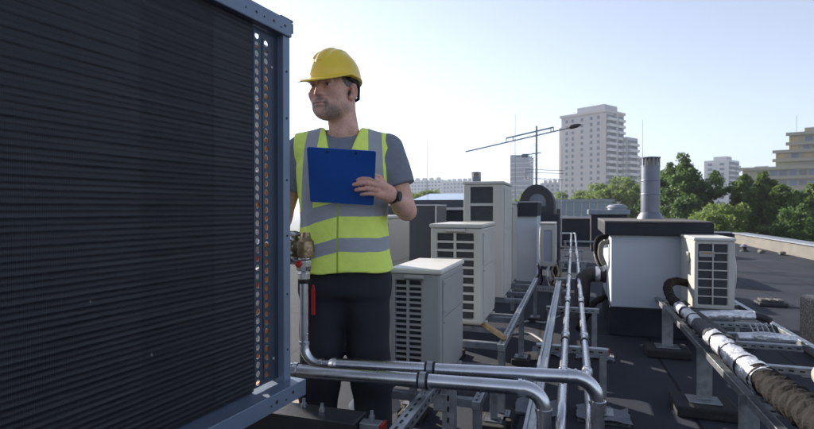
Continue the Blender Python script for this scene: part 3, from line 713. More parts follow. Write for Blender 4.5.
lumpy([(-.17, -.02, 0), (.0, .0, .01), (.17, .02, .0)], [.022, .030, .028, .02], 14, .12).build('foil_wrap', M['foil'], t)
for k in range(5):
    x0 = -.07 + .03 * k; MB().tube([(x0, -.01, .015), (x0 - .01, -.01, .05), (x0 - .03, -.02, .085 + .008 * (k % 3))], .0035 + .0015 * (k % 2), 6).build('tie_strand', M['foil'], t)
t = thing('insulated_pipe', 'smooth light grey pipe bend at the right edge below the pebbled block', 'insulated pipe', (1.15, 2.7, .44))
MB().tube(fillet([(-.10, -.75, .05), (-.06, .0, .02), (.0, .36, .01), (.7, .44, .0)], .3, 10), .048, 24).build('pipe', mat('grey_sleeve', (.34, .33, .31), .5, var=.12, scale=9, bump=.1), t, autosmooth=True)
# rack of the right unit
f = thing('equipment_rack', 'galvanised rack on rubber pads carrying the right air conditioner and wrapped pipes', 'support frame', (1.08, 4.0, 0))
def lr(x_, y_, z_): return (x_ - 1.08, y_ - 4.0, z_)
for xx in (.775, 1.42):
    a, b_ = lr(xx, 2.1 if xx < 1 else 3.15, .375), lr(xx, 5.55, .375)
    q = strut(MB(), a, b_).build('rail', M['galv'], f, bevel=.003)
for yy, zz in ((5.28, .374), (4.98, .374), (4.45, .374), (4.08, .374), (3.92, .352), (3.30, .374), (2.62, .374)):
    a, b_ = lr(.797, yy, zz), lr(1.398 if yy > 3 else 1.2, yy, zz)
    q = strut(MB(), a, b_, .04).build('crossbar', M['galv'], f, bevel=.003)
    slots('slot', q, a, b_, (0, -1, 0))
for yy in (4.86, 3.56, 2.72):
    x_ = .765
    q = MB().box(x_ - .04 - 1.08, x_ + .045 - 1.08, yy - 4 - .004, yy - 4 + .004, .08, .40).box(x_ + .037 - 1.08, x_ + .045 - 1.08, yy - 4 + .0042, yy - 4 + .045, .08, .354).build('post', M['galv'], f, bevel=.0015)
    MB().box(x_ - .09 - 1.08, x_ + .09 - 1.08, yy - 4 - .06, yy - 4 + .08, .071, .0795).build('foot_plate', M['galv'], q, bevel=.002)
    MB().box(x_ - .17 - 1.08, x_ + .17 - 1.08, yy - 4 - .13, yy - 4 + .16, 0, .07).build('rubber_foot', M['rubber_pad'], q, bevel=.014)
for yy in (5.4, 3.4):
    q = MB().box(1.42 - .02 - 1.08, 1.42 + .02 - 1.08, yy - 4 - .02, yy - 4 + .02, .05, .354).build('post', M['galv'], f, bevel=.002)
    MB().box(1.42 - .12 - 1.08, 1.42 + .12 - 1.08, yy - 4 - .1, yy - 4 + .1, 0, .05).build('rubber_foot', M['rubber_pad'], q, bevel=.012)
tag(MB().box(-.26, .26, -.24, .24, 0, .49).build('concrete_block', M['pebble'], loc=(2.17, 5.2, 0), bevel=.025), 'rough pebbled concrete block standing on the roof at the right edge', 'concrete block')
# ducts on the shaft
t = thing('air_duct', 'fat dark insulated duct elbow coming out of the white shaft beside the long pipes', 'duct', (.355, 6.25, .50))
MB().tube(fillet([(-.002, 0, 0), (-.24, 0, 0), (-.27, -.10, -.46)], .16, 12), .085, 28).build('duct', M['insul'], t, autosmooth=True)
m = ring(MB(), (-.085, 0, 0), (1, 0, 0), .088, .05); m.build('tape', M['foil'], t, autosmooth=True)
m = ring(MB(), (-.02, 0, 0), (1, 0, 0), .094, .03); m.build('collar', M['insul'], t, autosmooth=True)
t = thing('wrapped_pipes', 'foil and brown wrapped pipes bending down the left side of the white shaft', 'pipes', (.355, 5.85, .6))
lumpy([(.0, 0, .34), (-.09, 0, .35), (-.13, -.02, .22), (-.06, .0, .04)], [.03, .034, .03], 21, .12).build('torn_wrap', M['torn'], t)
lumpy([(.0, .12, .26), (-.10, .12, .24), (-.11, .10, .10), (-.03, .1, -.02)], [.032, .034, .03], 22, .10).build('foil_wrap', M['foil'], t)
lumpy([(.0, -.1, .30), (-.07, -.1, .29), (-.09, -.1, .16), (-.04, -.1, .06)], [.024, .026, .024], 23, .10).build('foil_wrap', M['parapet'], t)
lumpy([(-.02, .1, -.30), (-.15, .0, -.36), (-.22, -.1, -.5), (-.30, -.3, -.575)], [.03, .034, .03], 24, .12).build('torn_wrap', M['torn'], t)
# roof vents and bits
def vent(label, loc_, s=1.):
    t = thing('roof_vent', label, 'roof vent', loc_)
    MB().lathe([(.11 * s, 0), (.10 * s, .02 * s), (.055 * s, .05 * s), (.055 * s, .13 * s)], (0, 0, 0)).build('base', M['insul'], t, autosmooth=True)
    MB().lathe([(.095 * s, 0), (.10 * s, .01 * s), (.06 * s, .05 * s), (.02 * s, .07 * s)], (0, 0, .12 * s)).build('cowl', M['cap_metal'], t, autosmooth=True)
    return t
t = thing('roof_vent', 'grey conical roof vent low behind the steel pipes at the man\'s feet', 'roof vent', (-1.02, 2.62, 0))
MB().lathe([(.07, 0), (.07, .17)], (0, 0, 0)).build('base', M['ac_grey'], t, autosmooth=True)
MB().lathe([(.14, 0), (.142, .012), (.075, .10), (.06, .115), (.001, .12)], (0, 0, .171)).build('cowl', M['ac_grey'], t, autosmooth=True)
t = thing('roof_outlet', 'small dark roof outlet with pale rim standing in the shadow on the right', 'roof outlet', (2.42, 7.75, 0))
MB().box(-.16, .16, -.12, .12, 0, .05).build('base', M['insul'], t, bevel=.015)
m = MB()
for k in range(3): m.box(-.13 + k * .09, -.06 + k * .09, -.08, .08, .051, .085)
m.build('cap', M['cap_grey'], t, bevel=.008)
vent('small dark roof vent in the sun near the far end of the parapet', (4.7, 17.2, 0), 1.1)
rng = random.Random(5)
for k in range(3):
    m = MB(); bm2 = bmesh.new(); bmesh.ops.create_icosphere(bm2, subdivisions=2, radius=.10)
    for v_ in bm2.verts: v_.co *= rng.uniform(.75, 1.15); v_.co.z *= .55
    m.v = [tuple(v_.co) for v_ in bm2.verts]; m.f = [tuple(q.index for q in f_.verts) for f_ in bm2.faces]; m.sm = [False] * len(m.f); bm2.free()
    tag(m.build('rubble_piece', M['parapet'], loc=(4.95 + .32 * k, 16.6 - .5 * k, .05)), 'tan lump of rubble lying in front of the parapet', 'rubble', 'tan rubble by the parapet')
for xx, yy, rz, lab in ((-1.90, 2.55, .2, 'pale paving slab in the sun under the cooling coil'), (-.62, 2.32, -.3, 'pale paving slab lying under the nearest strut frame'), (-.33, 4.42, .5, 'broken bit of pale slab beside a rubber foot of the strut frame')):
    w_ = .38 if xx < -1 else .16 if yy < 3 else .07
    q = tag(MB().box(-w_, w_, -w_ * .8, w_ * .8, .001, .04).build('paving_slab', mat('paving_concrete', (.42, .36, .28), .9, var=.2, scale=9, bump=.3, bscale=70), loc=(xx, yy, 0), bevel=.006), lab, 'paving slab'); q.rotation_euler = (0, 0, rz)
# lightning rods
def rod(label, loc_, h, r=.012):
    t = thing('lightning_rod', label, 'lightning rod', loc_)
    MB().tube([(0, 0, .06), (0, 0, h * .5), (0, 0, h)], [r, r * .8, r * .35], 8).build('rod', M['ant'], t)
    MB().lathe([(.16, 0), (.16, .05), (.10, .07), (.02, .08)], (0, 0, 0)).build('foot', M['rubber_pad'], t, autosmooth=True)
rod('thin lightning rod on the roof in line with the far end of the long pipes', (-.33, 16.6, 0), 3.15, .016)
rod('thin lightning rod rising just behind the grey flue', (.99, 8.5, 0), 2.57, .007)
rod('thin lightning rod between the man and the tallest air conditioner', (-2.55, 9.2, 0), 2.55, .010)
rod('thin lightning rod beside the far antenna, left of its mast', (-1.35, 12.9, 0), 3.55, .012)
t = thing('spotlight', 'small dark forked lamp head on a post above the far black wall', 'lamp', (-.55, 17.5, 0))
MB().cyl((0, 0, 0), (0, 0, 1.0), .03, 10).build('post', M['ant'], t); m = MB().box(-.16, -.04, -.06, .06, .98, 1.22).box(.04, .16, -.06, .06, .98, 1.22).box(-.16, .16, -.03, .03, .93, .979); m.build('head', M['blk_steel'], t, bevel=.01)
# antenna
t = thing('antenna', 'tall roof antenna mast with long sloping boom and smaller aerials', 'antenna', (-.93, 14.2, 0))
rv, fv = Vector((.953, .304, 0)), Vector((-.304, .953, 0))
MB().tube([(0, 0, 0), (0, 0, 2.2), (0, 0, 3.42)], [.036, .032, .026], 12).build('mast', M['ant'], t, autosmooth=True)
def pt(u, z, w=0): return rv * u + fv * w + Vector((0, 0, z))
m = MB().cyl(pt(-1.88, 2.74), pt(1.12, 3.43), .017, 8); q = m.build('boom', M['ant'], t)
m = MB().cyl(pt(-.80, 3.10), pt(.45, 3.39), .02, 8)
for u in (-.80, -.62, .38, .45): m.cyl(pt(u, 2.74 + (u + 1.88) * .23), pt(u, 3.10 + (u + .8) * .232), .013, 8)
m.build('boom_truss', M['ant'], t)
m = MB()
for k in range(16):
    u = -1.8 + k * .17; m.cyl(pt(u, 2.75 + (u + 1.88) * .23, -.20 + .004 * k), pt(u, 2.75 + (u + 1.88) * .23, .20 - .004 * k), .005, 6)
m.build('element', M['ant'], t)
MB().lathe([(.02, -.16), (.055, -.12), (.06, 0), (.045, .1), (.02, .16)], pt(1.02, 3.42), rv + Vector((0, 0, .23)), 12).build('head', M['blk_steel'], t, autosmooth=True)
m = MB().cyl(pt(-.55, 2.62), pt(.12, 2.72), .014, 8)
for k in range(9): m.cyl(pt(-.16 + .012 * abs(k - 4) ** 1.5 * .8, 2.42 + k * .065, -.3), pt(-.16 + .012 * abs(k - 4) ** 1.5 * .8, 2.42 + k * .065, .3), .006, 6)
for k in range(6): m.cyl(pt(-.5 + k * .06, 2.63 + k * .009, -.13), pt(-.5 + k * .06, 2.63 + k * .009, .13), .006, 6)
m.box(-.30 * .95 - .08, -.30 * .95 + .08, -.16, -.02, 2.60, 2.68)
m.build('panel_aerial', M['ant'], t)
m = MB()
for zz in (2.02, 2.18, 2.26): m.cyl(pt(-.30, zz + .02), pt(.72, zz - .02), .008, 6)
for k in range(7): m.cyl(pt(-.26 + k * .15, 2.03, -.32 + k * .02), pt(-.26 + k * .15, 2.03, .32 - k * .02), .006, 6)
m.cyl(pt(-.28, 2.02), pt(-.28, 2.27), .012, 6); m.build('side_aerial', M['ant'], t)

# ------------------------------------------------------------------ the city beyond
YAW = R(17.7)
def far(u, d): return (u * math.cos(YAW) - d * math.sin(YAW), u * math.sin(YAW) + d * math.cos(YAW))   # sideways and forward metres from where one stands
GZ = -20.0
M['tower_wall'] = mat('tower_wall', (.50, .46, .44), .85, var=.05, scale=.25)
M['tower_side'] = mat('tower_side', (.42, .42, .44), .85, var=.06, scale=.25)
M['win'] = mat('window_glass', (.10, .13, .17), .25, var=.3, scale=.5)
M['balcony'] = mat('balcony_white', (.58, .57, .56), .8, var=.05, scale=.3)
M['recess'] = mat('balcony_recess', (.16, .17, .20), .8, var=.2, scale=.4)
M['dark_tower'] = mat('dark_tower', (.16, .20, .27), .7, var=.1, scale=.3)
M['olive'] = mat('olive_render', (.31, .29, .21), .85, var=.08, scale=.3)
M['ochre'] = mat('ochre_panel', (.42, .30, .15), .8, var=.12, scale=.4)
M['pale_block'] = mat('pale_block', (.46, .46, .48), .85, var=.06, scale=.2)
M['brick_brown'] = mat('brown_block', (.30, .23, .20), .85, var=.08, scale=.2)
M['tar'] = mat('far_roof', (.14, .14, .15), .9)

def wshared(name, mb, m_, par, spots):
    first = None
    for q in spots:
        if first is None:
            first = mb.build(name, m_, par); o = first
        else:
            o = first.copy(); col.objects.link(o); o.parent = par
        o.location = q

# white tower
D = 230.; x, y = far((605 - 407) * D / 520, D)
t = thing('apartment_tower', 'tall pale apartment tower with stacked balconies right of the antenna', 'tower block', (x, y, GZ), R(-33))
# local frame: near corner at the origin, wide face along -x, balcony face along +y
TH = 44.6 - GZ
MB().box(-22.5, 0, 0, 16, 0, TH).build('wall', M['tower_wall'], t)
MB().box(-16.0, -2.2, 3, 14, TH + .01, TH + 3.3).build('penthouse', M['tower_side'], t)
m = MB().box(-23.1, .5, -.6, 16.5, TH - .9, TH + .25).box(-24.4, -22.6, 1, 15, 0, TH - 5); m.build('roof_edge', M['tower_wall'], t)
fl = 2.72; spots = []
for k in range(19):
    z = TH - 3.6 - k * fl
    for xx in (-19.6, -16.4, -11.6, -6.9, -3.4):
        if len(spots) < 95: spots.append((xx, -.02, z))
wshared('window', MB().box(-.62, .62, -.05, .0, 0, 1.45), M['win'], t, spots)
wshared('recess', MB().box(0, .04, .7, 15.3, 0, 1.75), M['recess'], t, [(0.003, 0, TH - 3.4 - k * fl) for k in range(19)])
m = MB().box(0, 1.3, 1.0, 7.2, 0, 1.15).box(0, 1.3, 8.9, 15.2, 0, 1.15)
wshared('balcony', m, M['balcony'], t, [(.06, 0, TH - 4.35 - k * fl) for k in range(19)])
wshared('roof_edge', MB().box(.045, 1.2, 7.4, 8.7, 0, TH - .95), M['tower_side'], t, [(0.003, 0, 0)])
D = 236.; x, y = far((626.5 - 407) * D / 520, D)
t = thing('apartment_tower', 'lower balcony wing joined behind the right side of the tall tower', 'tower block', (x, y, GZ), R(-33))
TH2 = 33.5 - GZ
MB().box(-8, 0, 0, 10, 0, TH2).build('wall', M['tower_side'], t)
wshared('recess', MB().box(0, .04, .5, 9.5, 0, 1.75), M['recess'], t, [(0.003, 0, TH2 - 3.0 - k * fl) for k in range(14)])
wshared('balcony', MB().box(0, 1.3, .6, 9.3, 0, 1.15), M['balcony'], t, [(.06, 0, TH2 - 3.95 - k * fl) for k in range(14)])
wshared('balcony', MB().box(-7.8, -.4, -1.2, 0, 0, 1.15), M['balcony'], t, [(0, -.01, TH2 - 3.95 - k * fl) for k in range(14)])
D = 320.; x, y = far((640 - 407) * D / 520, D)
t = thing('apartment_tower', 'brownish block showing just right of the tall tower behind the flue', 'tower block', (x, y, GZ), R(-20))
MB().box(-6, 4, 0, 14, 0, 32.5 - GZ).build('wall', M['brick_brown'], t)
wshared('window', MB().box(-.9, .9, -.05, 0, 0, 1.4), M['win'], t, [(xx, -.01, 29 - GZ - k * 2.9) for xx in (-3.6, -.8, 2) for k in range(9)])
# dark gridded tower
D = 360.; x, y = far((520 - 407) * D / 520, D)
t = thing('apartment_tower', 'small dark blue gridded tower left of the antenna mast', 'tower block', (x, y, GZ), R(-8))
MB().prism([(-7, 0), (6.4, 0), (6.4, 36 - GZ), (5.4, 37.6 - GZ), (-6.2, 38.2 - GZ), (-7, 37.6 - GZ)], 'y', 0, 13).build('wall', M['dark_tower'], t)
wshared('window', MB().box(-.95, .95, -.06, 0, 0, 1.7), M['recess'], t, [(xx, -.02, 33 - GZ - k * 3.1) for xx in (-5.2, -2.6, -.1, 2.4, 4.9) for k in range(12)])
wshared('sill_band', MB().box(-7, 6.4, -.35, 0, 0, .5), M['pale_block'], t, [(0, -.01, 32 - GZ - k * 3.1) for k in range(12)])
# white tower on the right
D = 300.; x, y = far((728 - 407) * D / 520, D)
t = thing('apartment_tower', 'white tower with dark balcony columns above the trees on the right', 'tower block', (x, y, GZ), R(-33))
T3 = 29.2 - GZ
MB().box(-13, 0, 0, 17, 0, T3).build('wall', M['balcony'], t)
MB().box(-9, -2, 3, 11, T3 + .01, T3 + 2.2).build('penthouse', M['tower_side'], t)
wshared('window', MB().box(-1.2, 1.2, -.05, 0, 0, 1.4), M['recess'], t, [(xx, -.01, T3 - 3.2 - k * 2.8) for xx in (-9.8, -3.4) for k in range(16)])
wshared('recess', MB().box(0, .04, .8, 16.2, 0, 1.85), M['recess'], t, [(0.003, 0, T3 - 3.0 - k * 2.8) for k in range(16)])
wshared('balcony', MB().box(0, 1.2, 1.0, 7.0, 0, 1.0).box(0, 1.2, 9.6, 16, 0, 1.0), M['balcony'], t, [(.06, 0, T3 - 4.0 - k * 2.8) for k in range(16)])
D = 420.; x, y = far((757 - 407) * D / 520, D)
t = thing('apartment_tower', 'distant low grey block between the white tower and the olive terraces', 'tower block', (x, y, GZ), R(-20))
MB().box(-9, 12, 0, 12, 0, 32.2 - GZ).box(-2, 7, 2, 10, 32.21 - GZ, 35 - GZ).build('wall', M['tower_side'], t)
wshared('window', MB().box(-1.2, 1.2, -.05, 0, 0, 1.5), M['win'], t, [(xx, -.01, 28.5 - GZ - k * 3.) for xx in (-6.5, -2.5, 1.5, 5.5, 9.5) for k in range(6)])
# olive terraced building
D = 172.; x, y = far((742 - 407) * D / 520, D)
t = thing('terraced_building', 'olive and ochre terraced building rising in steps at the right edge', 'building', (x, y, GZ), R(-17))
def block(x0, x1, y0, z0, z1, dep=16):
    return MB().box(x0, x1, y0, y0 + dep, z0, z1).build('wall', M['olive'], t)
zz0 = -GZ
block(0, 42, 0, 0, 13.6 + zz0); block(9.0, 42, 2.4, 13.61 + zz0, 19.0 + zz0, 13); block(12.5, 42, 3.8, 19.01 + zz0, 24.6 + zz0, 11); block(16.5, 22.0, 5.4, 24.61 + zz0, 27.0 + zz0, 7)
for (x0, x1, yy, z) in ((0, 42, 0, 13.6), (9, 42, 2.4, 19.0), (12.5, 42, 3.8, 24.6), (12.5, 42, 3.8, 21.5), (9, 42, 2.4, 16.2), (0, 42, 0, 10.6)):
    MB().box(x0 - .9, x1, yy - 1.3, yy - .004, z - .1 + zz0, z + .85 + zz0).build('balcony', M['olive'], t)
for (x0, x1, yy, z, st) in ((9.8, 42, 2.4, 17.3, 3.3), (13.2, 42, 3.8, 19.9, 2.9), (13.2, 42, 3.8, 22.5, 3.4)):
    k = x0; i = 0
    while k < x1 - 2:
        MB().box(k, k + st * .55, yy - .06, yy - .01, z + zz0, z + 1.55 + zz0).build('window', [M['ochre'], M['recess'], M['ochre']][i % 3], t); k += st; i += 1
for z in (11.6, 8.4, 5.2):
    k = 7.5; i = 0
    while k < 40:
        MB().box(k, k + 1.9, -.06, -.01, z + zz0, z + 1.6 + zz0).build('window', [M['dark_tower'], M['recess']][i % 2], t); k += 2.5; i += 1
for xx, h in ((14.5, 31.5), (20.3, 30.2), (24.5, 33.8)): MB().cyl((xx, 8, 20 + zz0), (xx, 8, h + zz0), .08, 6).build('mast', M['ant'], t)
# long low blocks on the left and centre
def slab(label, px0, px1, d, ztop, m_, rz=-12, dep=12., step=3.2):
    xa, ya = far((px0 - 407) * d / 520, d); W = (px1 - px0) * d / 520
    t = thing('apartment_block', label, 'apartment block', (xa, ya, GZ), R(rz))
    H = ztop - GZ; MB().box(0, W, 0, dep, 0, H).build('wall', m_, t)
    k = W * .08
    while k < W - 3:
        MB().box(k, k + W * .07, 3, 7, H + .01, H + 2.2).build('roof_house', M['tower_side'], t); k += W * .19
    nx = int(W / step); sp = [((i + .5) * W / nx, -.01, H - 3.0 - j * 2.9) for j in range(4) for i in range(nx)]
    sp = sp[:98]
    wshared('window', MB().box(-.9, .9, -.06, 0, 0, 1.5), M['win'], t, sp)
    return t
slab('long pale apartment block on the skyline right behind the man\'s elbow', 404, 445, 470, 26.0, M['pale_block'])
slab('pale apartment block on the skyline above the slanted skylight', 443, 475, 430, 23.0, M['pale_block'], rz=-20)
slab('distant grey block peeking between the antenna and the tall tower', 540, 566, 380, 19.5, M['tower_side'], rz=-20)
slab('pale slab far behind the trees at the white tower\'s foot', 690, 730, 380, 6.0, M['pale_block'], rz=-20)
slab('low pale block on the skyline hidden mostly by the man', 300, 400, 520, 22.0, M['pale_block'], rz=-8)
# glazed pavilion roof next door
D = 42.; x, y = far((552 - 407) * D / 520, D)
t = thing('glazed_hall', 'glass fronted hall with pale frames on the next roof beyond the black wall', 'building', (x, y, GZ), R(-17.7 + 17.7))
MB().box(-1.2, 4.6, 0, 5, 0, 20.6).build('wall', M['tower_side'], t); MB().box(-1.3, 4.7, -.1, 5.1, 21.75, 21.95).build('roof', M['cap_metal'], t)
wshared('window', MB().box(.04, .50, 0, .06, 20.61, 21.749), M['glass_blue'], t, [(-1.2 + k * .58, 0, 0) for k in range(10)])
wshared('mullion', MB().box(-.06, .038, -.03, .1, 20.61, 21.749), M['ac_grey'], t, [(-1.2 + k * .58, 0, 0) for k in range(10)])

# ------------------------------------------------------------------ trees
def leafmesh(rx, rz, zc, nclump, nleaf, lsize, seed, shape='round'):
    rg = np.random.default_rng(seed)
    c = []
    while len(c) < nclump:
        p = rg.uniform(-1, 1, 3)
        rad = np.linalg.norm(p)
        if rad > 1 or rad < .25: continue
        if shape == 'poplar' and abs(p[2]) > .2: p[:2] *= (1 - .35 * max(0, p[2]))
        if shape == 'cone': p[:2] *= np.clip(.95 - .75 * p[2], .15, 1.15)
        if rg.random() > .35 + .75 * rad: continue
        c.append(p)
    c = np.array(c) * [rx, rx, rz]
    lob = 1 + .22 * np.sin(np.arctan2(c[:, 1], c[:, 0]) * 3 + seed) + .15 * np.sin(c[:, 2] / rz * 5 + seed * 2)
    c[:, 0] *= lob; c[:, 1] *= lob
    cr = rg.uniform(.45, 1.0, nclump) * rx * .26
    n = nclump * nleaf
    d = rg.normal(size=(n, 3)); d /= np.linalg.norm(d, axis=1)[:, None]
    pos = np.repeat(c, nleaf, 0) + d * (np.repeat(cr, nleaf) * rg.uniform(.35, 1.1, n))[:, None] * [1, 1, .8]
    pos[:, 2] += zc
    a = rg.normal(size=(n, 3)); a /= np.linalg.norm(a, axis=1)[:, None]
    b_ = np.cross(a, rg.normal(size=(n, 3))); b_ /= np.linalg.norm(b_, axis=1)[:, None]
    s = (lsize * rg.uniform(.6, 1.4, n))[:, None]
    v = np.stack([pos - a * s, pos + b_ * s * .55, pos + a * s, pos - b_ * s * .55], 1).reshape(-1, 3)
    me = bpy.data.meshes.new('leaves')
    me.vertices.add(4 * n); me.vertices.foreach_set('co', v.ravel().astype(np.float32))
    me.loops.add(4 * n); me.loops.foreach_set('vertex_index', np.arange(4 * n, dtype=np.int32))
    me.polygons.add(n); me.polygons.foreach_set('loop_start', np.arange(0, 4 * n, 4, dtype=np.int32))
    me.update(calc_edges=True)
    return me
def tree_proto(rx, rz, H, lm, seed, shape, nclump, nleaf, lsize):
    me = leafmesh(rx, rz, H - rz, nclump, nleaf, lsize, seed, shape); me.materials.append(M[lm])
    m = MB(); rng = random.Random(seed)
    m.tube([(0, 0, 0), (.1, .05, H * .3), (-.1, .1, H * .62), (0, 0, H * .9)], [.32, .26, .17, .05], 10)
    for k in range(9):
        a = rng.uniform(0, 6.28); z = H * rng.uniform(.35, .8); L = rx * rng.uniform(.5, .9)
        m.tube([(0, 0, z), (L * .5 * math.cos(a), L * .5 * math.sin(a), z + L * .45), (L * math.cos(a), L * math.sin(a), z + L * .8)], [.13, .08, .03], 7)
    return me, m
def tree(proto, label, u, d, top, H, group, rz=0., sc=1.):
    me, tr = proto; x, y = far(u, d)
    t = thing('tree', label, 'tree', (x, y, top - H * sc), rz, group); t.scale = (sc, sc, sc)
    if 'trunk' not in proto_cache.setdefault(id(me), {}):
        a = tr.build('trunk', M['trunk'], t); b2 = bpy.data.objects.new('crown', me); col.objects.link(b2); b2.parent = t
        proto_cache[id(me)]['trunk'] = (a, b2)
    else:
        for q in proto_cache[id(me)]['trunk']:
            o = q.copy(); col.objects.link(o); o.parent = t
    return t
proto_cache = {}
TG = 'trees beyond the roof edge'
P1 = tree_proto(2.5, 5.4, 25, 'leaf_dark', 1, 'cone', 190, 130, .125)
P1b = tree_proto(2.5, 5.0, 24, 'leaf_dark', 8, 'round', 190, 130, .125)
P2 = tree_proto(1.3, 5.4, 24, 'leaf_olive', 2, 'poplar', 320, 120, .12)
P3 = tree_proto(3.6, 4.6, 23, 'leaf_mid', 3, 'round', 150, 110, .19)
P4 = tree_proto(3.0, 4.6, 23, 'leaf_mid', 4, 'round', 160, 110, .14)
def U(px, d): return (px - 407) * d / 520
for pr_, lab, px, d, ytop, H, rz, sc in (
    (P1, 'tall dark green tree with a pointed top right of the grey flue', 684, 42, 153, 25, .4, 1.),
    (P1b, 'dark green tree filling the gap right of the tallest one', 708, 43, 172, 24, 2.2, .95),
    (P1b, 'dark green tree close behind the grey flue', 665, 45, 164, 24, 1.1, .85),
    (P2, 'slender poplar left of its pair in front of the olive terraces', 744, 40, 174, 24, .3, .85),
    (P2, 'slender poplar, tallest in front of the olive terraces', 763, 41, 171, 24, 1.9, .95),
    (P2, 'shorter poplar pressed between the two slender ones', 754, 45, 190, 24, 2.6, .9),
    (P2, 'poplar with a broken outline between the tallest poplar and the right edge', 782, 39, 184, 24, 3.1, 1.05),
    (P2, 'bushy poplar nearly touching the right edge of the view', 797, 38, 190, 24, 4.5, 1.1),
    (P2, 'poplar at the right edge of the view', 812, 37, 184, 24, 5.2, 1.15),
    (P2, 'poplar partly outside the right edge, nearest of the row', 833, 36, 182, 24, 5.9, 1.2),
    (P4, 'bright green tree low between the dark trees and the poplars', 727, 36, 204, 23, .9, .8),
    (P4, 'bright green low tree directly above the right air conditioner', 706, 34, 212, 23, 2.9, .8),
    (P1b, 'dark green tree low behind the broken poplar', 778, 48, 200, 24, 1.3, .8),
    (P1b, 'dark green tree low at the right edge below the poplars', 803, 33, 205, 24, 3.3, .75),
    (P1b, 'dark green tree low behind the two slender poplars', 757, 47, 196, 24, 5.3, .8),
    (P3, 'light green tree at the foot of the tall tower, in its middle', 600, 75, 184, 23, .2, 1.),
    (P3, 'light green tree at the foot of the tall tower, nearest the flue', 622, 70, 178, 23, 1.7, 1.),
    (P3, 'light green tree just left of the grey flue', 641, 72, 184, 23, 3.4, 1.),
    (P3, 'light green tree right behind the glass fronted hall', 583, 80, 191, 23, 5.0, .9),
    (P3, 'light green tree between the arched dome and the glass hall', 560, 85, 192, 23, 2.5, .85),
    (P3, 'light green tree at the foot of the small dark tower', 528, 95, 192, 23, 2.0, .9),
    (P4, 'light green tree above the slanted skylight', 432, 60, 190, 23, .7, .7),
    (P4, 'light green tree just left of the slanted skylight', 420, 62, 193, 23, 1.7, .7)):
    tree(pr_, lab, U(px, d), d, 1.25 + (208 - ytop) * d / 520, H, TG, rz, sc)

